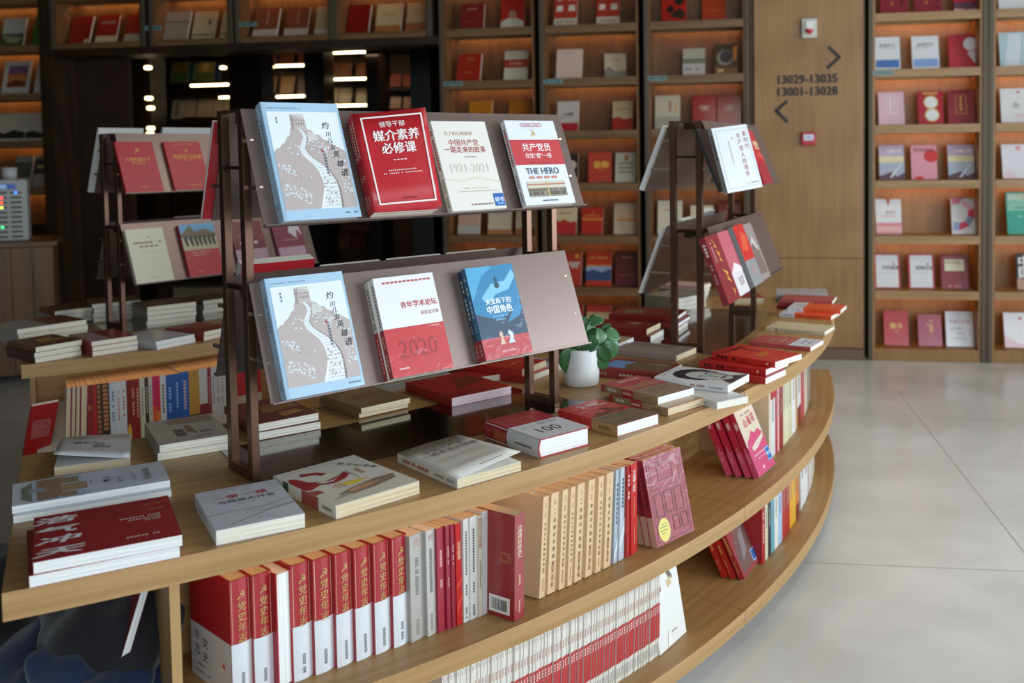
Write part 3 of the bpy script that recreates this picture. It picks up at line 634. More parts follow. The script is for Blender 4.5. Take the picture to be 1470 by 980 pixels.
for i, (x, y) in enumerate(((212, 97), (213.5, 141), (216, 155), (216, 184), (215, 192), (320, 97), (389, 96))):  # left pillar dots are reflections of LED ends, built as glowing blocks
    v = 1.15 if x < 300 else FARV - .3
    c = wu(x, y, v); o = wbox('light_dot', c[0] - .03, v - .02, c[1] - .016, c[0] + .03, v + .03, c[1] + .016, mat('#ffe2ae', .5, emit=5.0))
    bevel(o, .012, 3)
    if x > 300: wbox('bracket', c[0] - .008, v + .03, c[1] - .006, c[0] + .008, FARV + .28, c[1] + .006, mat('#1c130d', .25), o)
    tag(o, ['glowing dot for the highest LED reflection on the left pillar', 'glowing dot for the second LED reflection down the left pillar', 'glowing dot for the third LED reflection down the left pillar', 'glowing dot for the fourth LED reflection down the left pillar', 'glowing dot for the lowest LED reflection on the left pillar, above far red books', 'small lamp above the long light bar', 'small dot lamp beside the upper light bar'][i], 'lamp')
def farbook(a, b, yb, yt, c, d, fp=()):
    ua, z = wu(a, yb, FARV + .06); ub, _ = wu(b, yb, FARV + .06); zt_ = wu(a, yt, FARV + .1)[1]
    M = WM @ Matrix.Translation((ua, z, -FARV - .05)) @ Matrix.Rotation(radians(-16), 4, 'X')
    R = M.to_3x3(); book(d, M.to_translation() - R @ Vector((0, 0, .012)), R @ Vector((1, 0, 0)), R @ Vector((0, 1, 0)), ub - ua, (zt_ - z), .012, cover=c, fp=fp, lite=True, group='dim books in the back room')
ND = 'in the dark back room'
farbook(244, 269, 118, 88, '#8a7430', 'yellow and green book, left one ' + ND, [('r', 0, 0, 1, .45, '#4d6a30')])
farbook(281, 306, 117, 88, '#9c8440', 'yellow and green book, right one ' + ND, [('r', 0, 0, 1, .45, '#5c6a34'), ('c', .5, .75, .25, '#d8b070')])
farbook(270, 279, 115, 90, '#1f5c54', 'teal book between the yellow ones ' + ND)
farbook(307, 316, 114, 90, '#24345e', 'dark blue book right of the yellow ones ' + ND)
farbook(246, 262, 170, 143, '#a8987c', 'cream book with dark writing, leftmost below the yellow books ' + ND, [('dv', .3, .9, .1, .3, '#3a342a', 5)])
for i, (a, b) in enumerate(((264, 279), (282, 302), (304, 318), (320, 333))):
    farbook(a, b, 168, 142, '#a38c70', 'beige book, number %s in the row below the yellow books ' % ['two', 'three', 'four', 'five'][i] + ND)
for i, (a, b) in enumerate(((382, 395), (402, 421), (427, 440))):
    farbook(a, b, 91, 71, '#7c3c20', '%s brown book above the upper light bar ' % ['left', 'middle', 'right'][i] + ND)
    farbook(a, b, 134, 109, ['#86633a', '#8c6a3c', '#4a3430'][i], '%s tan book between the two light bars ' % ['left', 'middle', 'right'][i] + ND)
for i, (a, b) in enumerate(((473, 484), (486, 504), (511, 526))):
    farbook(a, b, 109, 90, '#8a5430', '%s brown book under the top light bar ' % ['left', 'middle', 'right'][i] + ND)
    farbook(a, b, 148, 126, '#a08e68', '%s cream book under the middle light bar ' % ['left', 'middle', 'right'][i] + ND)
for i, (a, b) in enumerate(((560, 575), (579, 590))):
    farbook(a, b, 124, 106, '#8c3c28', '%s reddish book at the far right ' % ['left', 'right'][i] + ND)
    farbook(a, b, 156, 139, '#8e6048', '%s tan book on the lower far right shelf ' % ['left', 'right'][i] + ND)
farbook(482, 500, 356, 334, '#6c3a22', 'dim brown book low behind the rack, left one ' + ND)
farbook(504, 522, 356, 334, '#5c2018', 'dim dark red book low behind the rack, right one ' + ND)

# ------------------------------------------------------------------ counter and phone-charging locker at the left edge
cnt = empty('counter'); tag(cnt, 'wood panelled service counter at the far left behind the book tables', 'counter')
p0 = at(80, 345.5, .95); p1 = at(-60, 352, .95)
dd = (p0 - p1).normalized(); nn = Vector((-dd.y, dd.x, 0))
MC_ = frame_mat(p0 - UP * .95 - dd * 1.5, dd, nn, UP)
def cbox(name, d, m, bv=0, parent=cnt): return box_frame(name, MC_, d, m, parent, bv)
cbox('countertop', (0, -.015, .92, 1.505, .6, .95), OAKD, .002)
cbox('body', (.0, .03, .06, 1.48, .58, .92), OAKD)
for i in range(12): cbox('panel', (.005 + i * .123, .012, .07, .118 + i * .123 + .005, .03, .915), OAKD, .002)
rebase(cnt, p0 - UP * .95)
q0 = at(41, 345.5, .95)
MQ = frame_mat(q0 - dd * .30, dd, nn, UP)
loc = empty('charging_station', M=MQ @ Matrix.Translation((0, .05, 0)))
tag(loc, 'grey power bank charging station with two columns of slots on the counter', 'charging station')
def lb(name, d, m, bv=0):
    V, F = boxvf(*d); o = mesh_obj(name, (V, F), m, loc)
    if bv: bevel(o, bv, 3)
    return o
HB = .415
lb('housing', (0, 0, 0, .30, .22, HB), mat('#a9aaa4', .4), .012)
lb('screen', (.05, -.002, HB - .065, .235, .001, HB - .03), mat('#274a9c', .3, emit=.25))
lb('screen_symbol', (.13, -.003, HB - .06, .18, -.0015, HB - .035), mat('#8fb0d8', .3, emit=.3))
lc = {(0, 1): '#2a66ff', (1, 0): '#ff3a28', (2, 0): '#ff3a28', (3, 0): '#c8e03c', (7, 0): '#22d070'}
for i in range(10):
    z = HB - .095 - i * .033
    for j in range(2):
        s = lb('slot', (.115 + j * .085, -.002, z, .180 + j * .085, .0015, z + .012), mat('#16181a', .4), .002)
        if (i, j) in lc:
            V, F = boxvf(.14 + j * .085, -.005, z, .155 + j * .085, -.002, z + .012)
            mesh_obj('indicator_light', (V, F), mat(lc[(i, j)], .4, emit=4.0), s)

def lathe(name, prof, m, parent=None, n=40):
    V = []; F = []
    for r, z in prof:
        for i in range(n): a = 2 * pi * i / n; V.append((r * cos(a), r * sin(a), z))
    for j in range(len(prof) - 1):
        for i in range(n): F.append((j * n + i, j * n + (i + 1) % n, (j + 1) * n + (i + 1) % n, (j + 1) * n + i))
    F.append(tuple(range(n))[::-1])
    return mesh_obj(name, (V, F), m, parent, smooth=True)
sp_ = MQ @ Vector((.19, .16, HB))
t = empty('small_potted_plant', loc=sp_); tag(t, 'small dark green plant in a white pot standing on the charging station', 'plant')
lathe('pot', [(.001, .0), (.045, 0), (.05, .08), (.046, .08), (.044, .06), (.001, .06)], mat('#b9bab6', .4), t)
for i in range(26):
    a = random.uniform(0, 2 * pi); r = random.uniform(.01, .07); h = random.uniform(.09, .13)
    c = Vector((r * cos(a), r * sin(a), h)); d = Vector((cos(a), sin(a), random.uniform(-.3, .5))).normalized() * .022; s = Vector((-sin(a), cos(a), 0)) * .011
    mesh_obj('leaf', ([c - d, c + s, c + d, c - s, c + UP * .004], [(0, 1, 4), (1, 2, 4), (2, 3, 4), (3, 0, 4)]), mat('#27402a', .5), t)

# ------------------------------------------------------------------ curved display tables
ZMs = lambda z: z
def display_table(lab, r0, r1, a0, a1, ga, gr, left_end=None, right_end=None, back_in=.34, seed=0):
    """ring segment: tabletop with a dark glass inset, two shelves, backs, end panels, light strips"""
    t = empty('curved_display_table'); tag(t, lab, 'table')
    ma = (a0 + a1) / 2
    sector('tabletop', r0, r1, a0, a1, ZT - TT, ZT, OAK, t)
    sector('glass_inset', gr[0], gr[1], ga[0], ga[1], ZT - .001, ZT + .0022, GLASSD, t, 20, 0)
    pa, pb = (left_end if left_end is not None else a0 + .15), (right_end if right_end is not None else a1 - .12)
    rb = r1 - back_in
    for nm, z, th in (('shelf', ZM, TM), ('shelf', ZB, TB)):
        sector(nm, rb - .012, r1, pa, a1, z - th, z, OAK, t)
    sector('back_panel', rb - .03, rb - .012, pa, pb, ZB - TB, ZT - TT, OAK, t, 20, 0)
    sector('inner_panel', r0 + .10, r0 + .12, pa, pb, .03, ZT - TT, OAK, t, 20, 0)
    sector('plinth', r0 + .14, r1 - .10, pa, pb, 0, ZB - TB, mat('#2c2018', .6), t, 20, 0)
    sec = degrees(.018 / r1)
    for a, r_in, r_out, nm in ((pa, r0 + .10, r1 - .04 if left_end == -58.65 else rb + .03, 'end_panel'), (pb - sec, r0 + .10, rb + .03, 'end_panel')):
        arc_board(nm, a + sec / 2, r_in, r_out, ZB, ZM - TM, .018, OAK, t); arc_board(nm, a + sec / 2, r_in, r_out, ZM, ZT - TT, .018, OAK, t)
    sector('light_strip', r1 - .135, r1 - .125, pa + sec * 2, pb - sec * 2, ZT - TT - .006, ZT - TT - .0005, mat('#ffbf7c', .5, emit=5.0), t, 20, 0)
    sector('light_strip', r1 - .135, r1 - .125, pa + sec * 2, pb - sec * 2, ZM - TM - .006, ZM - TM - .0005, mat('#ffbf7c', .5, emit=2.5), t, 20, 0)
    rebase(t, pol((r0 + r1) / 2, ma, 0)); return t
display_table('curved oak display table in the foreground, near half', R0, R1, -62.3, AMID - .03, (-55.3, -40.6), (3.54, 3.862), left_end=-58.65, right_end=AMID)
display_table('curved oak display table, far half ending before the wood panel', R0, R1, AMID + .03, -8.3, (-28.9, -14.3), (3.54, 3.885), left_end=AMID)
IR0, IR1 = 1.25, 2.105
display_table('inner curved oak display table behind the front rack at the left', IR0, IR1, -63.6, -30.0, (-53.5, -33), (1.36, 1.62), left_end=-63.3)

# ------------------------------------------------------------------ double-sided racks
class Rack: pass
def rack(lab, S, ang, L=.89, hp=.056):
    """S = middle of the near end frame (xy), ang = direction of the rack in degrees"""
    R = Rack(); t_ = Vector((cos(radians(ang)), sin(radians(ang)), 0)); n_ = Vector((t_.y, -t_.x, 0))
    R.t, R.n = t_, n_; R.S = Vector((S[0], S[1], ZT + .0024)); M = frame_mat(R.S, t_, -n_, UP)   # x along, y backwards, z up
    R.root = empty('display_rack', M=M); tag(R.root, lab, 'display rack')
    def bx_(name, d, m, bv=.0008, parent=R.root):
        V, F = boxvf(*d); o = mesh_obj(name, (V, F), m, parent)
        if bv: bevel(o, bv, 1)
        return o
    HR = .828; pw = .012
    for x in (0, L):
        for s in (-1, 1): bx_('post', (x - .009, s * hp - pw, .0, x + .009, s * hp + pw, HR), BRONZE)
        bx_('foot_bar', (x - .009, -hp + pw, 0, x + .009, hp - pw, .022), BRONZE)
        bx_('top_bar', (x - .009, -hp + pw, HR - .006, x + .009, hp - pw, HR), BRONZE)
        bx_('cross_bar', (x - .009, -hp + pw, .425, x + .009, hp - pw, .437), BRZD)
        bx_('cross_bar', (x - .009, -hp + pw, .695, x + .009, hp - pw, .703), BRZD)
    bx_('rail', (.009, -.012, HR - .03, L - .009, .012, HR - .006), BRZD)
    bx_('rail', (.009, -.012, .405, L - .009, .012, .425), BRZD)
    R.pl = {}
    for side in (1, -1):          # 1 = front plates (towards the room edge)
        for tier, z1, z0, o1, o0 in (('upper', HR, HR - .252, .014, .115), ('lower', .447, .197, .03, .125)):
            A = Vector((0, -side * (hp + o0), z0)); B = Vector((0, -side * (hp + o1), z1)); up = (B - A).normalized(); Hh = (B - A).length
            ex = Vector((1, 0, 0)) * (1 if side > 0 else -1); nz = ex.cross(up)
            O = A + Vector((-.012 if side > 0 else L + .045, 0, 0)); wdt = L + .033
            pm = frame_mat(O, ex, up, nz)
            V, F = boxvf(0, 0, -.003, wdt, Hh, 0); V, F = boxvf(0, -.003, -.003, wdt, 0, .012, (V, F))
            p = mesh_obj('plate', (V, F), PLATE, R.root); p.matrix_basis = pm
            p['label'] = '%s bronze sheet on the %s side' % (tier, 'front' if side > 0 else 'rear')
            R.pl[(side, tier)] = M @ pm
            for xx in (.0, L):
                for zz in (z0 + .08, z1 - .07):
                    f = (zz - z0) / (z1 - z0); yy = A.y + (B.y - A.y) * f
                    ya, yb = sorted((-side * (hp + pw - .002), yy)); 
                    if yb - ya > .006: bx_('stud', (xx - .004, ya, zz - .004, xx + .004, yb, zz + .004), mat('#b9a892', .25, metal=.9), 0)
    return R
RK1 = rack('tall bronze double-sided display rack in the foreground', pol(3.772, -55.36)[:2], 42.0, .885)
RK3 = rack('bronze display rack on the far half of the table, near the wood panel', pol(3.757, -28.35)[:2], 67.5, .885, .049)
RK2 = rack('bronze display rack on the inner table at the left', (-1.984, 4.122), 53.0, .90)

def onplate(R, key, q, off):
    M = R.pl[key]; n = M.to_3x3() @ Vector((0, 0, 1)); P = rpl(q[0], q[1], M.to_translation() + n * off, n)
    return M.inverted() @ P
def rackbook(label, R, key, bl, br, tl, T, n0=0., W=None, H=None, x0=None, y=.0005, rot=None, right=False, **kw):
    """front-cover corners in px, on the plate plane lifted by n0+T"""
    off = n0 + T; A = onplate(R, key, bl, off); B = onplate(R, key, br, off)
    W = W or (B - A).length
    if H is None: H = (onplate(R, key, tl, off) - A).length
    M = R.pl[key]; yy = y
    if right: A = Vector((B.x - W, A.y, A.z))
    a = 0 if rot is None else radians(rot)
    R3 = M.to_3x3(); ex = R3 @ Vector((cos(a), sin(a), 0)); ey = R3 @ Vector((-sin(a), cos(a), 0))
    O = M @ Vector((A.x, max(yy, 0), n0 + .0006))
    return book(label, O, ex, ey, W, H, T, **kw)
# ---- cover prints
BLUE = '#a9c8de'; PAPER = '#e4ecf0'; TPE = '#b9aca8'; INK = '#20262e'
def great_wall():
    it = [('r', .05, .085, .97, .92, PAPER)]
    mount = [(.05, .085), (.05, .57), (.09, .60), (.13, .605), (.17, .64), (.21, .65), (.25, .70), (.29, .715), (.31, .77), (.34, .785), (.50, .79), (.53, .765), (.58, .755), (.62, .72), (.67, .715), (.71, .68), (.77, .665), (.83, .62), (.89, .61), (.97, .57), (.97, .085)]
    it.append(('p', mount, TPE))
    # watch tower with battlements and windows
    it.append(('p', [(.325, .76), (.335, .885), (.515, .875), (.525, .76)], '#c3b9b5'))
    it.append(('p', [(.325, .76), (.335, .885), (.375, .882), (.37, .76)], '#a39692'))
    it.append(('p', [(.325, .845), (.328, .855), (.522, .848), (.521, .838)], '#9c8f8b'))
    for i in range(6): it.append(('s', [(.335 + i * .031, .882), (.335 + i * .031, .9), (.353 + i * .031, .899), (.353 + i * .031, .881)], '#b5aaa6'))
    for i in range(4): it.append(('s', [(.392 + i * .032, .80), (.392 + i * .032, .828), (.407 + i * .032, .828), (.407 + i * .032, .80)], '#8f827e'))
    it.append(('p', [(.53, .75), (.60, .735), (.66, .69), (.60, .66), (.50, .68)], '#cfc9c6'))
    # the stepped wall winding down the ridge
    ctr = [(.43, .77, .018), (.47, .73, .022), (.485, .69, .027), (.45, .645, .03), (.42, .60, .035), (.44, .55, .042), (.51, .50, .05), (.59, .45, .06), (.65, .39, .072), (.685, .32, .086), (.69, .24, .10), (.67, .16, .118), (.645, .085, .135)]
    fine = []
    for (x0, y0, w0), (x1, y1, w1) in zip(ctr, ctr[1:]):
        for k in range(5): f = k / 5; fine.append((x0 + (x1 - x0) * f, y0 + (y1 - y0) * f, w0 + (w1 - w0) * f))
    fine.append(ctr[-1])
    for i, ((x0, y0, w0), (x1, y1, w1)) in enumerate(zip(fine, fine[1:])):
        it.append(('s', [(x0 - w0, y0), (x0 + w0, y0), (x1 + w1, y1), (x1 - w1, y1)], '#e4e9eb' if i % 2 else '#d2d8db'))
    it.append(('p', [(0, 0), (0, .001), (.001, 0)], TPE))
    for i, ((x0, y0, w0), (x1, y1, w1)) in enumerate(zip(fine, fine[1:])):
        for sg in (-1, 1):
            e0, e1 = x0 + sg * w0, x1 + sg * w1; t_ = w0 * .12
            it.append(('s', [(e0 - t_, y0 + (.006 if i % 2 else .0)), (e0 + t_, y0 + (.006 if i % 2 else 0)), (e1 + t_, y1), (e1 - t_, y1)], '#f2f4f5' if sg < 0 else '#8f837f'))
    rnd = random.Random(3)
    for cx, cy, wx, wy, n, pw in ((.17, .43, .1, .035, 46, .95), (.24, .22, .17, .06, 80, .9), (.9, .36, .06, .17, 40, .8), (.66, .24, .08, .14, 46, .0), (.60, .62, .11, .05, 50, .75), (.30, .60, .1, .05, 14, .5), (.78, .56, .12, .05, 26, .8), (.33, .36, .12, .03, 16, .3)):
        for i in range(n):
            x = cx + rnd.uniform(-wx, wx); y = cy + rnd.uniform(-wy, wy) - (x - cx) * .25; r = rnd.uniform(.004, .016)
            if not (.07 < x < .95 and .1 < y < .74): continue
            it.append(('s', [(x - r, y), (x, y - r * .6), (x + r * 1.3, y - r * .1), (x + r * .4, y + r * .7)], '#dfe6e9' if rnd.random() < pw else '#ab9d98'))
    for i in range(0): it.append(('r', .285 + i * .026, .845 + (i % 2) * .01, .298 + i * .026, .862 + (i % 2) * .01, TPE))
    for ch, x, y, s in (('灼', .775, .80, .10), ('川', .79, .725, .075), ('儿', .80, .67, .075), ('女', .82, .61, .085), ('英', .84, .545, .095), ('雄', .87, .465, .095), ('谱', .90, .385, .105)):
        it.append(('t', x, y, s, ch, INK, {'b': .012, 'sl': .18}))
    it += [('p', [(.665, .60), (.68, .575), (.665, .56), (.65, .575)], '#b5424a'), ('dv', .67, .55, .37, .03, '#5c6870', 7), ('dv', .15, .87, .78, .02, '#6f8796', 3),
           ('d', .06, .945, .5, .008, '#7d97a8', 24), ('d', .8, .035, .96, .012, '#5d7a8e', 7), ('r', .0, 0, .012, 1, '#8fb4cc'), ('r', .035, 0, .04, 1, '#93b5cb')]
    return it
GW = great_wall()
SPB = [('dv', .35, .86, .55, .3, '#6d8ea3', 9), ('dv', .35, .15, .07, .3, '#6d8ea3', 3)]
U1, L1 = (1, 'upper'), (1, 'lower')
rackbook('pale blue Great Wall book in shiny wrap on the upper sheet of the front rack', RK1, U1, (408, 320), (519.6, 312), (379, 149), .026, cover=BLUE, hard=True, fp=GW, sp=SPB, wrap=True, y=.0)
rackbook('pale blue Great Wall book in shiny wrap on the lower sheet of the front rack', RK1, L1, (411, 573), (523.7, 551), (385, 399), .026, cover=BLUE, hard=True, fp=GW, sp=SPB, wrap=True)
RED = '#b81f2a'
redfp = [('f', .09, .065, .93, .95, .022, '#efe6e2'), ('t', .5, .865, .09, '领导干部', '#efe6e2', {'b': .012}), ('t', .53, .75, .17, '媒介素养', '#f3ece8', {'b': .03, 'sx': .95}), ('t', .53, .62, .17, '必修课', '#f3ece8', {'b': .03, 'sx': .95}),
         ('d', .42, .495, .62, .01, '#efd6d0', 4), ('d', .32, .39, .72, .012, '#e6b8b4', 14), ('d', .24, .36, .80, .012, '#e6b8b4', 20), ('d', .45, .11, .68, .012, '#6e1018', 9)]
spr = [('dv', .3, .93, .55, .4, '#e0b4a8', 12), ('dv', .35, .38, .33, .3, '#e0b4a8', 2), ('dv', .3, .2, .06, .35, '#c99a90', 5)]
rackbook('rearmost red leadership book behind the white framed one, front rack', RK1, U1, (534, 316), (640, 305), (507, 160), .016, n0=0, cover='#8a3a3c', fp=[], sp=spr, H=.238, W=.168)
rackbook('red leadership book, middle one of the pile on the upper sheet of the front rack', RK1, U1, (536, 315), (642, 304), (512, 160), .015, n0=.017, cover='#b03038', sp=spr, H=.239, W=.168)
rackbook('red media literacy book with white frame, upper sheet of front rack', RK1, U1, (539, 314), (646, 300), (517.5, 158), .012, n0=.033, cover=RED, fp=(), sp=spr, H=.242, W=.172)
_media = COL.objects[-1]
def calli(s, u, v, sz, c, **o): return ('t', u, v, sz, s, c, dict(sl=.2, **o))
whitefp = [calli('为了初心和使命', .44, .86, .075, '#a5834c', sx=1.0), ('t', .5, .755, .112, '中国共产党', '#a8383c', {'b': .01}), ('t', .5, .675, .112, '一路走来的故事', '#a8383c', {'sx': .97, 'b': .01}), ('d', .45, .585, .68, .012, '#a9a19a', 5),
           ('t', .5, .47, .19, '1921-2021', '#d9cfbc', {'b': .01, 'sx': .92}), ('p', [(0, .36), (.3, .33), (.6, .37), (1, .31), (1, .29), (.6, .345), (.3, .31), (0, .34)], '#ded4c2'),
           ('d', .3, .235, .75, .01, '#c9b9a2', 20), ('d', .2, .2, .92, .01, '#c9b9a2', 30), ('d', .42, .05, .78, .018, '#8c8078', 7), ('c', .38, .058, .012, '#a0343a')]
spw = [('dv', .3, .9, .45, .4, '#b0504c', 14), ('dv', .35, .36, .2, .3, '#9a8c84', 5), ('dv', .35, .16, .04, .3, '#9a8c84', 4)]
rackbook('white party history book in wrinkled wrap with a blue sample sticker on the front rack', RK1, U1, (634, 306), (728.6, 302), (616, 161), .02, cover='#e3dfd6', fp=whitefp + [('r', .80, .03, .99, .17, '#1f63b0'), ('t', .895, .10, .085, '样书', '#f0f4fa', {'b': .02}), ('d', .83, .05, .97, .012, '#bcd2ee', 6)], sp=spw, wrap=True, H=.238, W=.166, right=True)
EMB = '#cf9a3c'
sunrays = []
for i in range(13):
    a = pi * i / 12; sunrays.append(('p', [(.5, .86), (.5 + .62 * cos(a), .86 + .3 * sin(a) - .1), (.5 + .62 * cos(a + .1), .86 + .3 * sin(a + .1) - .1)], '#dfe6ec'))
sunrays = [('p', [(max(0, min(1, u)), max(.76, min(1, v))) for u, v in s[1]], s[2]) for s in sunrays]
herofp = sunrays + [('f', .3, .925, .72, .965, .008, '#b84850'), ('d', .34, .94, .68, .012, '#b84850', 14), ('t', .5, .84, .13, '☭', EMB, {'b': .02}),
          ('r', 0, .465, 1, .765, '#bf3a40'), ('t', .5, .675, .145, '共产党员', '#f4eeee', {'b': .02}), ('t', .5, .575, .095, '在抗“疫”一线', '#f4eeee', {'b': .012, 'sx': .95}), ('d', .28, .485, .72, .009, '#7c1c22', 16),
          ('t', .5, .395, .15, 'THE HERO', '#3d5566', {'b': .02, 'sx': .93}), ('d', .2, .3, .8, .03, '#c9837a', 4), ('r', .12, .09, .88, .27, '#93897a'), ('r', .12, .19, .88, .27, '#cfc8b4'), ('r', .12, .225, .88, .24, '#b96f5a'), ('d', .12, .11, .88, .04, '#4c4840', 34), ('d', .12, .155, .88, .03, '#6a6458', 30), ('p', [(.49, .09), (.53, .09), (.52, .27), (.5, .27)], '#c9a878'),
          ('d', .35, .035, .66, .016, '#5a626a', 6)]
rackbook('white and red book titled THE HERO at the right end of the front rack', RK1, U1, (733, 301), (825.5, 288), (711, 165), .018, cover='#dfe3e8', fp=herofp, sp=spw, H=.238, W=.17, n0=.012, right=True)
forumfp = [('r', 0, 0, 1, .48, '#c22a31'), ('d', .13, .93, .95, .02, '#b84a50', 12), ('t', .66, .70, .103, '青年学术论坛', '#b8262e', {'b': .025}), ('t', .81, .60, .062, '获奖论文集', '#9a4a4c'), ('d', .72, .45, .95, .012, '#e8b0ae', 10), ('t', .5, .27, .36, '2020', '#9e1f28', {'sx': .9}), ('d', .12, .07, .28, .014, '#f0d8d4', 6)]
spf = [('r', 0, 0, 1, .48, '#a3232a'), ('dv', .35, .93, .5, .3, '#77625c', 12), ('dv', .35, .42, .06, .3, '#d89a94', 8)]
rackbook('youth forum book, back copy of the pair on the lower sheet of the front rack', RK1, L1, (557, 546), (652, 529), (533, 394), .018, cover='#cfccc4', fp=[], sp=spf, wrap=True, H=.236, W=.165)
rackbook('white and red youth forum book marked 2020 on the lower sheet of the front rack', RK1, L1, (565, 543.7), (659.5, 526.5), (543, 390.6), .018, n0=.019, cover='#e6e6e6', fp=forumfp, sp=spf, wrap=True, H=.238, W=.166)
chess = [('c', .42, .235, .03, '#d8b49a', .04), ('p', [(.36, .14), (.48, .14), (.45, .2), (.46, .26), (.42, .285), (.37, .25), (.41, .22), (.39, .18)], '#d6b096'),
         ('p', [(.54, .14), (.68, .14), (.66, .18), (.67, .25), (.6, .285), (.56, .26), (.6, .22), (.57, .18)], '#c3d3e0')]
roles = [('r', 0, .23, 1, 1, '#1f7fae'), ('p', [(0, .5), (.25, .44), (.5, .4), (.8, .5), (1, .58), (1, .2), (0, .2)], '#22405a'), ('p', [(0, .62), (.3, .9), (.55, .98), (.5, 1), (0, 1)], '#4ba3cc'), ('p', [(.2, .66), (.45, .8), (.75, .82), (.95, .94), (1, .86), (.8, .72), (.5, .68), (.3, .58)], '#7fc0dc'), ('p', [(.62, .36), (.8, .5), (.95, .6), (1, .5), (.9, .42)], '#2f86b4'),
         ('r', 0, 0, 1, .22, '#b9323c'), ('c', .57, .78, .055, '#1c4258'), ('p', [(.54, .82), (.57, .9), (.6, .82)], '#1c4258'), ('r', .52, .84, .62, .85, '#1c4258'), ('t', .52, .61, .112, '大变局下的', '#f2f6fa', {'b': .025, 'sx': .97}), ('t', .52, .52, .145, '中国角色', '#f2f6fa', {'b': .035, 'sx': .95}), ('d', .34, .44, .66, .012, '#9cc6dc', 12), ('d', .38, .40, .6, .01, '#9cc6dc', 9)] + chess + [('d', .36, .06, .64, .014, '#e6b4b2', 8)]
spc = [('r', 0, 0, 1, .22, '#a52c36'), ('dv', .3, .9, .45, .4, '#a8bcc8', 9), ('dv', .3, .4, .3, .3, '#8aa0ae', 3), ('dv', .3, .18, .04, .3, '#d09090', 3)]
rackbook('blue chess book, back copy of the pair on the front rack', RK1, L1, (692, 520), (774, 504), (665, 379), .017, cover='#253c50', sp=spc, wrap=True, H=.236, W=.148)
rackbook('blue and red book with two chess knights on the lower sheet of the front rack', RK1, L1, (698, 519), (780, 502), (673.5, 377), .018, n0=.018, cover='#2b6f96', fp=roles, sp=spc, wrap=True, H=.238, W=.15)
# rear side of the front rack (tops and edges show)
def rearbook(label, R, tier, s, W, H, T, n0=0., **kw):
    M = R.pl[(-1, tier)]; R3 = M.to_3x3(); L = .885
    O = M @ Vector((L + .021 - s - W, .0005, n0 + .0006)); return book(label, O, R3 @ Vector((1, 0, 0)), R3 @ Vector((0, 1, 0)), W, H, T, **kw)
rearbook('white book with red cover seen edge-on at the left end of the front rack', RK1, 'upper', -.035, .17, .245, .012, cover='#a8222c', pages=PAGEW)
rearbook('thick red book on the rear lower sheet of the front rack, above the blue book', RK1, 'lower', .02, .185, .29, .03, cover='#a31420')
rearbook('grey book on the rear lower sheet of the front rack, only its top edge showing', RK1, 'lower', .23, .17, .262, .018, cover='#8e8578')
rearbook('grey book top edge showing behind the white and red forum book', RK1, 'lower', .42, .17, .262, .018, cover='#8e8578')
rearbook('grey book top edge showing behind the blue chess book', RK1, 'lower', .61, .17, .262, .018, cover='#8e8578')

# far rack
comm = [('f', .07, .05, .95, .95, .007, '#8a8f94'), ('tv', .86, .86, .12, '新时代', '#a03a48', {'gap': 1.1}), ('tv', .68, .84, .12, '共产党人的境界', '#a03a48', {'gap': 1.12}), ('dv', .47, .83, .79, .03, '#777c80', 2), ('dv', .36, .8, .42, .02, '#777c80', 14), ('d', .6, .085, .92, .018, '#8a8f94', 7)]
spg = [('dv', .3, .92, .5, .4, '#6a4448', 12), ('dv', .35, .2, .06, .35, '#8a8f94', 4)]
def free_book(label, R, key, bl, br, tl, off, W, T, **kw):
    """loose book resting against a sheet: lower left corner on it, other corners found along their sight lines"""
    A = R.pl[key] @ onplate(R, key, bl, off); d = pray(*br).normalized(); oc = EYEP - A; b_ = oc.dot(d); q = b_ * b_ - oc.dot(oc) + W * W
    B = EYEP + d * (-b_ + (sqrt(q) if q > 0 else 0)); ex = (B - A).normalized(); d = pray(*tl); t = (A - EYEP).dot(ex) / d.dot(ex); V = EYEP + d * t - A
    ey = V.normalized(); return book(label, A - ex.cross(ey) * T, ex, ey, W, V.length, T, **kw)
free_book('white book with red vertical title on the upper sheet of the far rack', RK3, U1, (1045, 277), (1095, 267.8), (1021, 184.5), .03, .168, .02, cover='#cbd0d3', fp=comm, sp=[('r', 0, 0, 1, 1, '#a9aba8')] + spg)
rackbook('black-edged book behind the white one on the far rack', RK3, U1, (1038, 281), (1088, 270), (1013, 186), .011, cover='#1d1a1a', H=.232, W=.168)
rackbook('red book with gold title on the upper sheet of the far rack', RK3, U1, (1072, 272), (1110.6, 264.5), (1046, 184), .014, right=True, cover='#b02a30', fp=[('t', .75, .72, .24, '党史', '#e8d8a8', {'b': .04}), ('p', [(0, .3), (.5, .42), (1, .3), (1, 0), (0, 0)], '#9a2430'), ('p', [(.3, .5), (.7, .6), (1, .48), (1, .42), (.6, .5)], '#d04a48')], H=.236, W=.17)
rackbook('maroon book with gold calligraphy on the lower sheet of the far rack', RK3, L1, (1036, 431), (1060, 418), (1016, 333), .022, n0=.03, right=True, cover='#86222c', fp=[('p', [(.35, .96), (.5, .9), (.42, .82), (.6, .8)], '#d9a040'), ('p', [(.45, .78), (.65, .72), (.5, .62), (.7, .58), (.55, .66)], '#d9a040'), ('p', [(.4, .5), (.75, .42), (.55, .32), (.8, .26), (.6, .4)], '#d9a040'), ('p', [(.6, .2), (.8, .14), (.62, .06), (.7, .15)], '#d9a040'), ('dv', .2, .9, .6, .05, '#d8c0b8', 9)], sp=[('dv', .3, .9, .7, .4, '#e0c8c0', 4), ('dv', .3, .6, .3, .3, '#b08080', 6)], H=.235, W=.165)
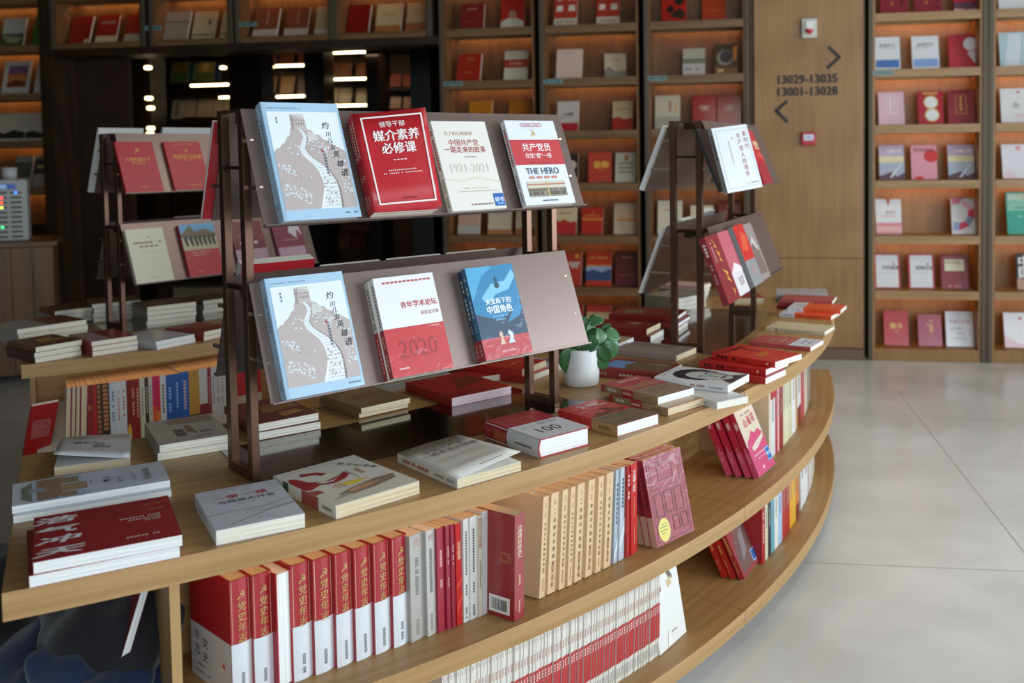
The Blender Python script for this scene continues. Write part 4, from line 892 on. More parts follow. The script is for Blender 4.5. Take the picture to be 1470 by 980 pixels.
rackbook('pink and white book second from the left on the lower sheet of the far rack', RK3, L1, (1064, 417), (1074, 409), (1045, 322), .016, n0=.022, right=True, cover='#dad3d6', fp=[('r', 0, .35, 1, 1, '#c06070'), ('p', [(0, .35), (.5, .5), (1, .4), (1, .35)], '#e6dada'), ('t', .6, .2, .22, '红军', '#8a6a70')], H=.235, W=.16)
rackbook('scarlet and grey book third from the left on the lower sheet of the far rack', RK3, L1, (1080, 404), (1093, 395), (1062, 316), .018, n0=.012, right=True, cover='#8f9091', fp=[('r', 0, .42, 1, 1, '#cc2c26'), ('p', [(.2, .6), (.5, .9), (.9, .8), (.7, .55)], '#de5a3a'), ('c', .5, .25, .12, '#b08a86')], H=.24, W=.165)
rackbook('grey picture book at the right end of the lower sheet of the far rack', RK3, L1, (1093, 397), (1104, 390), (1074, 317), .012, right=True, cover='#9c8f8a', fp=[('p', [(.0, .1), (.9, .1), (.8, .6), (.3, .8), (.1, .6)], '#7d6a66'), ('p', [(.1, .6), (.5, .78), (.8, .55), (.7, .5), (.4, .66)], '#cdc6c2')], H=.235, W=.165)
rearbook('white book seen edge-on at the left end of the far rack', RK3, 'upper', -.035, .17, .25, .014, cover='#d6d0c2', pages=PAGEW)
rearbook('white book seen edge-on on the lower rear sheet of the far rack', RK3, 'lower', -.035, .17, .25, .011, cover='#cfc8ba', pages=PAGEW)
rearbook('grey wrapped book whose top edge shows through the far rack, nearer one', RK3, 'lower', .20, .17, .27, .022, cover='#6a6e76', wrap=True)
rearbook('grey wrapped book whose top edge shows through the far rack, farther one', RK3, 'lower', .5, .17, .285, .03, cover='#7a7a7c', wrap=True)
# inner rack
RDP = '#a5142a'
rackbook('red study book with gold emblem, left one, upper sheet, inner rack', RK2, U1, (184, 287), (252, 280), (168, 200), .014, cover=RDP, fp=[('t', .52, .83, .17, '☭', EMB, {'b': .02}), ('t', .5, .65, .115, '入党积极分子', EMB, {'b': .02}), ('t', .5, .57, .09, '学习笔记', EMB), ('d', .42, .09, .62, .014, EMB, 6)], H=.225, W=.165)
rackbook('red member handbook with gold emblem, right one, upper sheet, inner rack', RK2, U1, (254.7, 284), (312, 277), (238, 200.4), .016, cover='#a81826', fp=[('d', .25, .93, .85, .012, '#c08a50', 16), ('t', .55, .81, .14, '☭', EMB, {'b': .02}), ('t', .56, .68, .135, '党员学习手册', EMB, {'b': .02}), ('d', .45, .6, .68, .014, EMB, 5), ('d', .45, .09, .75, .016, EMB, 6)], H=.226, W=.17)
rackbook('pale greenish white book with brown title on the lower sheet of the inner rack', RK2, L1, (200, 422), (265.7, 415.7), (185, 336), .014, cover='#cfcdb8', fp=[('d', .3, .83, .65, .02, '#857c60', 3), ('d', .14, .72, .9, .035, '#7c5a48', 10), ('d', .28, .65, .82, .03, '#7c6a55', 4), ('d', .25, .55, .8, .008, '#a59c84', 16), ('d', .38, .08, .6, .01, '#8c8468', 5)], H=.236, W=.166)
rackbook('red book with a photo of jumping people on the lower sheet of the inner rack', RK2, L1, (277, 412), (330, 404), (261, 331), .02, cover='#b0303a', fp=[('r', 0, .5, 1, .82, '#b3aa8e'), ('r', 0, .82, 1, 1, '#5f9cc4'), ('p', [(0, .8), (.3, .98), (.4, .86), (.7, .9), (1, .8), (1, .74), (0, .74)], '#6a5a48')] + [('p', [(x, .56), (x + .05, .6), (x + .03, .7), (x + .07, .76), (x - .02, .78), (x - .06, .7), (x - .03, .62)], '#1d1f28') for x in (.12, .27, .4, .52, .65, .78, .9)] + [('d', .2, .44, .7, .02, '#e0b4b0', 9), ('d', .18, .39, .6, .014, '#e0b4b0', 8), ('d', .25, .08, .42, .014, '#d89a98', 4)], sp=[('dv', .2, .9, .3, .5, '#6a1a20', 9)], H=.238, W=.168)
rackbook('mauve glossy book with white writing seen between the posts of the front rack', RK2, L1, (348, 400), (399, 393), (333, 326), .014, cover='#7a3040', fp=[('r', 0, 0, 1, .42, '#b89aa4'), ('d', .2, .52, .8, .06, '#dcc8cc', 4)], wrap=True, H=.236, W=.165)
rackbook('mauve glossy book with a white figure, rightmost on the inner rack', RK2, L1, (407, 392), (456, 384), (393, 324), .014, cover='#8a3c50', fp=[('r', .05, 0, .95, .38, '#c3a2b2'), ('p', [(.5, .7), (.6, .9), (.9, .85), (.95, .6), (.8, .75), (.75, .55)], '#d8ccd2'), ('d', .2, .52, .8, .03, '#b07a84', 8), ('c', .12, .9, .05, '#c9a060')], wrap=True, H=.236, W=.165)
rearbook('white backed book seen past the left end of the inner rack', RK2, 'upper', -.05, .2, .295, .012, cover='#cfcfc6', pages=PAGEW)
rearbook('white backed book standing above the red handbook on the inner rack', RK2, 'upper', .24, .24, .30, .012, cover='#c9ccca', pages=PAGEW)
rearbook('grey book whose top edge shows behind the photo book on the inner rack', RK2, 'lower', .30, .2, .265, .014, cover='#a6a49c')

# ------------------------------------------------------------------ books lying on the tables
Z0 = ZT + .0004; ZG = ZT + .0026
def glyphs(u0, v, u1, h, c, n): return ('d', u0, v, u1, h, c, n)
# --- front strip of the near half
cal = [('r', .0, 0, .03, 1, '#8e2a30'), ('t', .155, .85, .165, '浩', '#f4f0ee', {'b': .075, 'sx': 1.9, 'sl': .3}), ('t', .16, .61, .165, '气', '#f4f0ee', {'b': .075, 'sx': 1.9, 'sl': .3}), ('t', .17, .385, .165, '冲', '#f4f0ee', {'b': .075, 'sx': 1.9, 'sl': .3}), ('t', .18, .14, .165, '天', '#f4f0ee', {'b': .075, 'sx': 2.1, 'sl': .35}),
       ('t', .86, .84, .07, '浩气', '#b8864e', {'sl': .2}), ('t', .88, .71, .07, '冲天', '#b8864e', {'sl': .2}), ('d', .6, .56, .9, .025, '#e6d0cc', 13), ('d', .66, .505, .9, .022, '#e6d0cc', 9), ('d', .78, .455, .9, .02, '#e6d0cc', 5), ('d', .62, .12, .86, .025, '#e6d0cc', 9)]
lie('large red calligraphy book, lower of the near left pair', (41, 827), (258, 783), .235, .021, zbase=Z0, cover='#9a2a30', pages=PAGEW, wrap=True)
lie('large red book with white calligraphy, upper of the near left pair', (47, 807.5), (261.6, 767), .235, .021, zbase=Z0 + .0212, cover='#9c262c', pages=PAGEW, fp=cal, wrap=True)
bld = [('p', [(.0, .12), (1, .12), (1, .45), (0, .45)], '#b5c6da'), ('p', [(.05, .15), (.95, .15), (.95, .28), (.6, .33), (.3, .3), (.05, .34)], '#9c8068'), ('r', .1, .3, .35, .42, '#a08a70'), ('r', .4, .3, .72, .47, '#b09478'), ('r', .76, .3, .95, .4, '#a08a70'), ('p', [(.1, .12), (.3, .06), (.8, .06), (.95, .12)], '#7f8672'), ('r', .42, .1, .58, .2, '#9aa2b4'),
       ('t', .52, .87, .11, '城市地标志', '#3e4450'), ('t', .52, .78, .065, '——建筑艺术史', '#8a93a0'), ('t', .6, .69, .07, '(第二版)', '#6a7480'), ('t', .5, .6, .10, '“汇编”', '#3e4450', {'b': .02}), ('d', .4, .49, .62, .012, '#7a828c', 7), ('d', .35, .06, .6, .01, '#5a626c', 6)]
for nm, dz, a, b in (('lower', 0, (19, 741), (246, 703)), ('upper', .0152, (17, 727), (244, 689))):
    lie('pale blue city landmark book, %s of the pair behind the red calligraphy books' % nm, a, b, .155, .015, k=3, zbase=Z0 + dz, cover='#cdd5de', pages=PAGEW, fp=bld if dz else ())
# half-open book: block plus a lifted cover leaf
def open_cover(root, W, H, T, hinge, lift, curl, col, fp):
    n = 10; V = []; F = []
    for i in range(n + 1):
        f = i / n; x = W * (1 - f) if hinge == 'r' else W * f
        for j in range(5):
            g = j / 4
            w = (1 - g) if curl < 0 else g
            V.append((x, H * g, T + .001 + lift * (f ** 1.6) * (.35 + .65 * w) + .004 * sin(f * pi)))
    for i in range(n):
        for j in range(4): F.append((i * 5 + j, (i + 1) * 5 + j, (i + 1) * 5 + j + 1, i * 5 + j + 1))
    lf = mesh_obj('lifted_cover', (V, F), mat(col, .35, .3), root, smooth=True)
    so = lf.modifiers.new('thickness', 'SOLIDIFY'); so.thickness = .0006
    def hz(x, y):
        f = 1 - x / W if hinge == 'r' else x / W; g = y / H; w = (1 - g) if curl < 0 else g
        return T + .001 + lift * (max(f, 0) ** 1.6) * (.35 + .65 * w) + .004 * sin(max(f, 0) * pi)
    PV, PF, PC = print_vf(fp, W, H); cols = []; ids = []
    for c in PC:
        if c not in cols: cols.append(c)
        ids.append(cols.index(c))
    if PF: mesh_obj('cover_print', ([(x, y, hz(x, y) + .0022 + l * .0001) for x, y, l in PV], PF), [mat(c) for c in cols], lf, mids=ids)
b = lie('half-open white book with black lettering at the left end of the near table', (77, 671), (187, 657), .215, .02, k=2, zbase=Z0, L=.158, cover='#d5d5d2', pages=PAGEC)
open_cover(b, .158, .215, .02, 'l', .03, 1, '#cfd2d4', [('t', .42, .47, .12, '50', '#2b2b2d', {'b': .03}), ('t', .62, .40, .12, '个关键', '#2b2b2d', {'b': .02}), ('t', .4, .58, .12, '回望', '#2b2b2d', {'b': .02}), ('d', .1, .72, .8, .012, '#8b8d90', 20), ('d', .3, .9, .6, .01, '#8b8d90', 10), ('d', .3, .2, .8, .01, '#8b8d90', 14)])
road = [('t', .31, .74, .15, '一带', '#b53440', {'b': .03, 'sx': 1.0}), ('t', .66, .74, .15, '一路', '#b53440', {'b': .03}), ('t', .52, .62, .112, '与西部大开发', '#2c323c', {'b': .01, 'sx': 1.02}), ('d', .38, .53, .62, .01, '#9099a2', 4), ('p', [(0, .34), (.25, .38), (.6, .36), (1, .47), (1, .455), (.6, .345), (.25, .365), (0, .32)], '#b5b0a8'),
        ('p', [(0, .0), (.35, .13), (.7, .27), (1, .34), (1, .31), (.7, .25), (.35, .115), (0, .0)], '#b09a8c'), ('d', .5, .36, .85, .012, '#a3aab6', 14), ('d', .42, .31, .8, .012, '#a3aab6', 14), ('d', .42, .26, .7, .012, '#a3aab6', 9), ('d', .48, .09, .68, .01, '#8f98a6', 8), ('d', .12, .93, .85, .008, '#c5a4a4', 30)]
lie('white Belt and Road style book lying at the table edge, second from the left corner', (309.7, 762), (437.6, 736.3), .236, .028, zbase=Z0, cover='#ced4dc', fp=road, sp=[('dv', .35, .8, .4, .2, '#9aa0a8', 8)], wrap=True)
hand = [('p', [(.0, .26), (.3, .34), (.6, .36), (1, .42), (1, .0), (0, .0)], '#ded8c8'), ('c', .48, .37, .12, '#e8d33c', .045), ('c', .48, .39, .22, '#e3c893', .05), ('c', .48, .37, .12, '#ead83c', .045), ('p', [(.18, .2), (.4, .27), (.7, .33), (.95, .33), (.9, .22), (.6, .16), (.3, .13)], '#8f7a6a'), ('p', [(.3, .2), (.38, .25), (.55, .27), (.75, .27), (.6, .21), (.45, .18), (.34, .17)], '#c99a76'), ('p', [(.05, .1), (.25, .2), (.3, .14)], '#b0aaa0'),
        ('p', [(.18, .80), (.22, .86), (.38, .80), (.44, .72), (.36, .70), (.34, .75), (.24, .78)], '#a32430'), ('p', [(.04, .80), (.1, .78), (.16, .62), (.3, .55), (.5, .60), (.6, .66), (.62, .58), (.5, .5), (.34, .46), (.2, .5), (.06, .44), (0, .46), (0, .7)], '#a32430'), ('p', [(.2, .58), (.35, .53), (.45, .56), (.35, .5), (.24, .52)], '#e2ddd2'), ('p', [(0, .42), (.1, .4), (.12, .32), (0, .3)], '#a04a44'),
        ('t', .72, .86, .085, '春', '#23252a'), ('t', .78, .79, .085, '天', '#23252a'), ('t', .83, .72, .085, '的', '#23252a'), ('t', .885, .655, .085, '故', '#23252a'), ('t', .93, .59, .085, '事', '#23252a'), ('dv', .72, .68, .5, .04, '#b06a4a', 5), ('dv', .62, .66, .44, .015, '#77777a', 9), ('d', .08, .93, .7, .008, '#b58a84', 26), ('dv', .3, .42, .28, .012, '#9a9488', 6), ('dv', .36, .44, .28, .012, '#9a9488', 6)]
lie('cream book with a red ribbon and sunrise on cupped hands, third along the table edge', (482, 726), (602, 690), .262, .027, zbase=Z0, cover='#e3dfd4', fp=hand, sp=[('r', 0, .74, 1, .83, '#2f5a34'), ('r', 0, .26, 1, .52, '#a04a44'), ('dv', .3, .93, .86, .4, '#b06a60', 4), ('dv', .35, .2, .05, .25, '#8a8478', 8)], pages=PAGEC)
b = lie('white party history book with its cover lifted, fourth along the table edge', (652, 689), (752, 661), .25, .021, zbase=Z0, cover='#dedbd2', fp=(), sp=spw, pages=PAGEC, L=.175)
open_cover(b, .175, .25, .021, 'l', .022, -1, '#dfddd5', [('t', .45, .86, .085, '为了初心和使命', '#a5834c', {'sl': .2}), ('t', .5, .745, .13, '中国共产党', '#5c3a38'), ('t', .52, .645, .13, '一路走来的故事', '#5c3a38', {'sx': .97}), ('d', .45, .565, .68, .012, '#a9a19a', 5), ('t', .5, .45, .19, '1921-2021', '#d3c8b4', {'b': .01, 'sx': .92}), ('d', .3, .24, .75, .008, '#c9b08a', 22), ('d', .2, .2, .9, .008, '#c9b08a', 30), ('d', .42, .06, .78, .018, '#8c8078', 7)])
b = lie('thick red hardback with a white band marked 100, fifth along the table edge', (776, 630.5), (845.7, 612.4), .225, .046, zbase=Z0, L=.155, hard=True, bulge=.006, cover='#a32430', pages=PAGEW,
    fp=[('r', 0, 0, 1, .56, '#d3d6d9'), ('t', .47, .27, .36, '100', '#2c2e34', {'sx': .95, 'b': .0}), ('t', .47, .27, .36, '100', '#2c2e34', {'sx': .95}), ('d', .5, .49, .92, .012, '#6a6e74', 12), ('d', .5, .45, .85, .012, '#6a6e74', 10), ('d', .1, .42, .4, .01, '#8a8e94', 7), ('t', .45, .78, .13, '百年大党', '#c08040'), ('d', .3, .68, .6, .01, '#c08040', 8)],
    sp=[('r', 0, 0, 1, .56, '#d3d6d9'), ('t', .5, .9, .4, '☭', '#c08040', {}), ('dv', .22, .85, .58, .5, '#c07a50', 6), ('dv', .4, .4, .1, .12, '#55585e', 9)])
obi = [('r', 0, 0, 1, .42, '#7d6a55'), ('p', [(.1, .43), (.3, .55), (.55, .5), (.6, .44)], '#6e2428'), ('p', [(.55, .7), (.7, .6), (.9, .5), (.8, .44), (.6, .5)], '#6e2428'), ('tv', .36, .9, .13, '红星', '#efe2d8', {'sl': .3, 'b': .02, 'gap': .9}), ('t', .6, .84, .13, '照耀', '#efe2d8', {'b': .02}), ('t', .78, .78, .1, '中国', '#efe2d8', {'b': .02}), ('d', .1, .34, .8, .016, '#54463a', 16), ('d', .1, .28, .7, .016, '#54463a', 14), ('d', .1, .1, .6, .012, '#54463a', 10)]
lie('red book with silhouettes and a brown paper band, sixth along the table edge', (881, 612.4), (949.5, 592.4), .225, .028, zbase=Z0, L=.155, cover='#c22a2c', fp=obi, sp=[('r', 0, 0, 1, .42, '#b08a5c'), ('dv', .3, .3, .1, .35, '#7a5c38', 5)], pages=PAGEW, wrap=True)
tanp = [('r', 0, 0, 1, .44, '#96806a'), ('p', [(.0, .44), (.3, .5), (.8, .46), (1, .6), (.7, .7), (.3, .62), (0, .7)], '#a8705a'), ('t', .56, .88, .115, '延安日记录', '#efe0d4', {'b': .02}), ('d', .12, .35, .85, .014, '#6a5844', 16), ('d', .12, .29, .85, .014, '#6a5844', 16), ('d', .12, .23, .6, .014, '#6a5844', 10)]
sptan = [('r', 0, 0, 1, .93, '#9c7f5c'), ('tv', .5, .86, .5, '延安日记录', '#efe6da', {'gap': .62, 'rot': 0, 'b': .02}), ('r', 0, .42, 1, .62, '#a8323a'), ('dv', .3, .6, .45, .35, '#d8b8a8', 5), ('r', .25, .1, .7, .25, '#8a6c4a')]
lie('tan and red paperback, lower one of the pair left of the portrait book', (959, 586), (1009.8, 571), .225, .021, zbase=Z0, L=.155, cover='#b53238', fp=[('r', 0, 0, 1, .44, '#b59a76')], sp=sptan, pages=PAGEC)
lie('tan and red paperback, upper one of the pair left of the portrait book', (944.5, 570), (996, 556), .225, .021, zbase=Z0 + .0212, L=.155, cover='#b04850', fp=tanp, sp=sptan, pages=PAGEW)
face = [('p', [(.10, .56), (.14, .72), (.28, .84), (.5, .89), (.72, .86), (.88, .74), (.93, .58), (.88, .40), (.80, .34), (.22, .34), (.14, .42)], '#242326'),
        ('p', [(.24, .34), (.24, .56), (.33, .67), (.48, .72), (.64, .68), (.76, .60), (.83, .46), (.82, .30), (.73, .16), (.60, .09), (.46, .09), (.34, .17)], '#c4c4c2'),
        ('p', [(.76, .60), (.83, .46), (.82, .30), (.73, .16), (.64, .12), (.70, .3), (.72, .5)], '#8c8b8b'),
        ('p', [(.30, .475), (.38, .515), (.49, .49), (.48, .465), (.38, .485)], '#242326'), ('p', [(.57, .485), (.68, .51), (.76, .465), (.68, .48), (.58, .46)], '#242326'),
        ('c', .405, .425, .05, '#eeeeec', .024), ('c', .41, .425, .025, '#242326'), ('c', .655, .42, .05, '#dcdcda', .024), ('c', .655, .42, .025, '#242326'),
        ('p', [(.51, .43), (.545, .43), (.585, .31), (.55, .29), (.49, .29), (.47, .305)], '#9b9a99'), ('p', [(.49, .295), (.585, .305), (.55, .28), (.50, .28)], '#4a494a'),
        ('p', [(.41, .215), (.49, .235), (.53, .228), (.58, .235), (.66, .212), (.54, .18)], '#5a4646'), ('p', [(.42, .213), (.66, .211), (.54, .205)], '#2a2224'),
        ('p', [(.16, .0), (.26, .09), (.34, .17), (.46, .09), (.60, .09), (.73, .16), (.84, .08), (.98, .0)], '#4a3a3a'), ('t', .2, .93, .1, '少年', '#3b3b3e', {'sl': .2}), ('t', .5, .95, .07, '时代', '#3b3b3e', {'sl': .2}), ('t', .85, .06, .1, '人生', '#d8d8d6')]
lie('white portrait book, lower copy sticking out at the table edge', (968, 559), (1024, 576), .12, .02, k=1, zbase=Z0, L=.20, cover='#d6d6d3', sp=[('dv', .4, .8, .2, .2, '#8a8a8a', 9)])
lie('white book with a black and white portrait on its cover', (941, 540.5), (1043, 553), .165, .022, k=1, zbase=Z0 + .0205, L=.238, cover='#dcdcda', fp=face, sp=[('dv', .35, .5, .3, .3, '#a0645c', 9), ('dv', .35, .25, .06, .2, '#8a8a8a', 9)], pages=PAGEW)
lie('red book with a brown emblem half under the portrait book', (1012, 527), (1102, 535.5), .11, .02, k=1, zbase=Z0, L=.225, cover='#bb1a1e', fp=[('c', .4, .72, .2, '#8c3020', .15)], pages=PAGEW)
org = [('t', .5, .86, .16, '毛大将的文', '#3c1512', {'b': .02}), ('dv', .62, .8, .5, .08, '#7c2018', 6), ('t', .48, .42, .11, '成长故事', '#d8a030', {'b': .02}), ('t', .4, .34, .11, '精选集', '#d8a030', {'b': .02}), ('c', .3, .1, .02, '#e0b0a0'), ('r', 0, .9, 1, 1, '#c82a20')]
spo = [('dv', .2, .92, .6, .55, '#4c120e', 5), ('dv', .3, .56, .4, .35, '#8a2018', 6), ('c', .5, .12, .2, '#e8c8c0')]
lie('bright red book, lower one of the pair beside the portrait book', (999, 517), (1104, 531), .165, .019, k=1, zbase=Z0 + .0204, L=.238, cover='#c0201e', sp=spo, pages=PAGEW)
lie('orange red book with black and gold lettering, topmost beside the portrait book', (1015, 504.5), (1120.4, 520.8), .165, .019, k=1, zbase=Z0 + .0398, L=.238, cover='#cf2c20', fp=org, sp=spo, pages=PAGEW)
lie('plain red paperback at the bottom of the orange red pile', (1003, 530), (1098, 543), .15, .0195, k=1, zbase=Z0, L=.235, cover='#b3201f', pages=PAGEW)
lie('faded red book with white paper band, before the cream hardback', (1069, 489.5), (1169.4, 499), .15, .015, k=1, zbase=Z0, L=.235, cover='#b34a4c', fp=[('r', 0, 0, 1, .36, '#cfd3da'), ('t', .5, .72, .2, '长征', '#e0b8b4'), ('t', .5, .55, .2, '故事', '#e0b8b4'), ('d', .2, .42, .8, .02, '#e0b8b4', 10), ('d', .3, .2, .8, .03, '#6a7280', 5), ('d', .3, .1, .7, .02, '#6a7280', 5)], pages=PAGEW)
lie('cream hardback lying with its spine forward near the far end of the table', (1091.5, 468.6), (1192, 476.7), .15, .016, k=1, zbase=Z0, L=.238, hard=True, cover='#cabf9f', fp=[('dv', .3, .5, .42, .12, '#a89c80', 2), ('d', .4, .93, .7, .02, '#a89c80', 3)], sp=[('r', .1, .8, .8, .83, '#8a3a34'), ('dv', .3, .75, .2, .3, '#a39676', 16)])
orp = [('r', 0, .72, 1, 1, '#d6d7da'), ('t', .5, .86, .2, '理论', '#5a6a9a'), ('d', .15, .76, .85, .03, '#8a94a8', 6)]
spor = [('r', 0, .7, 1, 1, '#d6d7da'), ('dv', .35, .92, .75, .3, '#8a94b8', 5), ('dv', .35, .6, .2, .25, '#a8401c', 8)]
lie('orange and white book, lower one of the pair near the far end', (1117, 448.5), (1194.7, 454), .15, .017, k=1, zbase=Z0, L=.225, cover='#e0542a', fp=orp, sp=spor)
lie('orange and white book sticking out on top of the pair near the far end', (1130, 441), (1207.8, 445.2), .15, .017, k=1, zbase=Z0 + .0174, L=.225, cover='#e0542a', fp=orp, sp=spor)
for i, (a, b, z) in enumerate((((1114, 438), (1190, 441.5), 0), ((1116, 434), (1192, 437), .0155), ((1120, 429.4), (1194.7, 432.5), .031))):
    lie('muted red book, %s of the three beyond the orange pair' % ['lowest', 'middle one', 'top one'][i], a, b, .16, .015, k=1, zbase=Z0 + z, L=.23, cover=['#9c3038', '#a0343c', '#a84a4c'][i], sp=[('dv', .3, .6, .3, .3, '#c08a50', 7)])
for i, (a, b, z) in enumerate((((1115, 427), (1188, 428), 0), ((1114, 424), (1188, 425), .0165), ((1114, 420), (1189, 421), .033))):
    lie('grey book at the far end of the table, %s of the three' % ['lowest', 'middle one', 'top one'][i], a, b, .16, .016, k=1, zbase=Z0 + z, L=.235, cover='#a9a6a3', fp=[('c', .5, .6, .05, '#6c6c70'), ('d', .3, .3, .7, .02, '#8a8a8c', 6)], pages=PAGEW)
lie('thick reddish book with cream pages on the far back corner of the table', (1046, 428), (1097, 427.5), .165, .03, zbase=Z0, L=.165, cover='#9c4038', fp=[('d', .3, .5, .7, .03, '#c08a80', 5)], pages=PAGEC)

# --- back strip, near half
hun = [('t', .7, .3, .2, '100', '#5c5850', {}), ('dv', .3, .5, .2, .14, '#4c4840', 4), ('dv', .48, .62, .3, .1, '#8a6a50', 5), ('p', [(.3, .75), (.95, .7), (.95, .95), (.5, .98), (.3, .9)], '#8f7f6c'), ('d', .55, .12, .8, .02, '#7a766c', 5)]
for i, (a, b) in enumerate((((229, 650), (326, 634.5)), ((231.4, 638.6), (328.6, 623)))):
    lie('grey book marked 100, %s of the pair behind the front rack post' % ['lower', 'upper'][i], a, b, .232, .019, zbase=ZT + .0004 + i * .0194, L=.165, cover='#a8a49a', fp=hun if i else (), sp=[('dv', .3, .8, .3, .3, '#8a867c', 6)])
mar = [('p', [(.3, .35), (.95, .45), (.9, .8), (.4, .7)], '#8c5a20'), ('p', [(.5, .1), (.9, .2), (.8, .35), (.5, .3)], '#a8782c')]
lie('dark red glossy book, lower one of the pair beside the rack posts', (369, 621), (460, 604.5), .235, .0205, zbase=ZG, L=.168, cover='#5c1a1a', pages=PAGE)
lie('dark red glossy book with gold picture, upper one of the pair beside the rack posts', (367.8, 609), (457, 592), .235, .0205, zbase=ZG + .021, L=.168, cover='#6c1a18', fp=mar, wrap=True)
for i, (a, b) in enumerate((((506, 594.5), (594, 575)), ((509, 588), (597, 568.5)))):
    lie('tan landscape book, %s of the pair under the lower sheet of the front rack' % ['lower', 'upper'][i], a, b, .22, .0155, zbase=ZG + i * .016, L=.16, cover='#7c6244', fp=[('p', [(.2, .4), (.8, .5), (.7, .7), (.3, .65)], '#6a4c30')] if i else (), pages=PAGEC)
lie('wide dark red book with pink page edges lying under the rack', (645, 572), (737, 553), .26, .026, zbase=ZG, L=.21, cover='#971a18', fp=[('p', [(.35, .3), (.95, .5), (.9, .8), (.6, .7)], '#6a2414'), ('d', .3, .9, .45, .02, '#c08a70', 6)], pages=PAGEP)
lie('wide red book directly behind the wide dark red one under the rack', (690, 541), (741, 533), .22, .02, zbase=ZT + .0004, L=.16, cover='#a82a26', pages=PAGE)
lie('red paperback, upper of the pair under the right of the rack', (749.7, 530), (783.7, 516.5), .22, .022, zbase=ZT + .0206, L=.155, cover='#b5231c', fp=[('d', .3, .3, .7, .03, '#d8a890', 7)], pages=PAGEC)
lie('red book beneath the upper red paperback under the right of the rack', (756, 541), (790, 528), .20, .02, zbase=ZT + .0004, L=.15, cover='#a8241e', pages=PAGE)
lie('pale blue book just left of the plant pot', (789, 528), (813, 519), .18, .02, zbase=Z0, L=.12, cover='#b0bccc', fp=[('r', 0, .3, 1, .5, '#5a6a8c')], pages=PAGEW)
# --- back strip, far half
land = [('p', [(.05, .3), (.5, .3), (.5, .85), (.05, .8)], '#6a93c8'), ('p', [(.5, .1), (.98, .1), (.98, .8), (.62, .9), (.42, .6)], '#7d5e44'), ('p', [(.1, .05), (.5, .1), (.4, .3), (.1, .3)], '#8c5a40')]
lie('maroon book with a blue sky photograph behind the plant pot', (861.5, 529), (941, 537), .17, .027, k=1, zbase=Z0, L=.235, cover='#8c2e30', fp=[('r', .15, .06, .95, .66, '#7a5c48'), ('r', .2, .62, .8, .95, '#6a93c8'), ('p', [(.2, .6), (.5, .7), (.9, .55), (.9, .2), (.3, .15)], '#6c5a40'), ('dv', .7, .4, .12, .05, '#c9b8a8', 9)], sp=[('t', .5, .86, .45, '百年', '#c9a8a4', {'rot': 90}), ('dv', .35, .62, .4, .25, '#d8c0b8', 4), ('dv', .35, .3, .06, .25, '#d8c0b8', 6)])
lie('large pinkish grey book lying behind the orange red pile', (967, 512), (1003, 497), .25, .02, zbase=Z0, L=.16, cover='#a3948c', fp=[('dv', .75, .8, .3, .04, '#6c605c', 14), ('dv', .66, .6, .35, .03, '#6c605c', 9)], pages=PAGEC)
lie('cream book with white pages behind the plant leaves', (880, 497), (914, 482), .2, .024, zbase=Z0, L=.155, cover='#cbb28c', pages=PAGEW)
lie('dark red book, lower one of the pair behind the plant', (931, 484), (955, 471), .25, .022, zbase=ZT + .0004, L=.155, cover='#7c1816', pages=PAGE)
lie('dark red book with white lettering, upper one of the pair behind the plant', (927, 473), (949.5, 462), .25, .022, zbase=ZT + .0228, L=.155, cover='#7c1816', fp=[('dv', .55, .45, .2, .12, '#c9a49c', 4), ('dv', .7, .4, .1, .08, '#c9a49c', 5)], pages=PAGEC)
lie('red hardback, lower one of the wide pair left of the far rack', (968, 467), (996, 449), .28, .02, zbase=ZT + .0225, L=.2, hard=True, cover='#7c1414', pages=PAGEW)
lie('red hardback with grey title block, upper of the wide pair by the far rack', (966, 458), (990, 441), .28, .02, zbase=ZT + .0428, L=.2, hard=True, cover='#7c1512', fp=[('r', .2, .55, .7, .85, '#7c6448')], pages=PAGEW)
lie('book under the wide red pair left of the far rack', (965, 474), (992, 456), .26, .0215, zbase=ZT + .0004, L=.19, cover='#5a1a1a', pages=PAGE)
for i in range(3):
    a = polar_of(at(1000, 455, ZT)); 
    z = ZG + i * .021
    lie('grey book, %s of the low pile behind the far rack' % ['bottom', 'middle', 'top'][i], (975, 441 - i * 6.5), (1012, 434 - i * 6.5), .2, .0205, zbase=ZT + .0005 + i * .0208, L=.2, cover='#8f8b82', pages=PAGE)
for i in range(4):
    lie('grey book, %s of the tall pile seen between the far rack posts' % ['bottom', 'second', 'third', 'top'][i], (990 + i * 2, 431 - i * 5.8), (1022 + i * 1.5, 421 - i * 5.8), .2, .0205, zbase=ZT + .0005 + i * .0208, L=.15, cover='#97938b' if i < 3 else '#c4a0a2', pages=PAGE)

# --- inner table
def pile(label, A, B, D, T, n, col, topcol=None, fp=(), L=None, pages=None, z0=None, dy=None, k=0, wrap=False, names=None):
    z0 = Z0 if z0 is None else z0
    names = names or {2: ['lower', 'upper'], 3: ['bottom', 'middle', 'top'], 4: ['bottom', 'second', 'third', 'top'], 5: ['bottom', 'second', 'third', 'fourth', 'top']}[n]
    zt = z0 + n * (T + .0004); a3, b3 = at(*A, zt), at(*B, zt)
    rn = random.Random(sum(map(ord, label)))
    for i in range(n):
        z = z0 + i * (T + .0004) + T; j = Vector((rn.uniform(-.004, .004), rn.uniform(-.003, .003), 0))
        a_, b_ = a3 + j, b3 + j; a_.z = b_.z = z
        lie('%s, %s one of the pile' % (label, names[i]), proj(a_), proj(b_), D, T, k=k, zbase=z - T, L=L, cover=(topcol or col) if i == n - 1 else col, fp=fp if i == n - 1 else (), pages=pages, wrap=wrap)
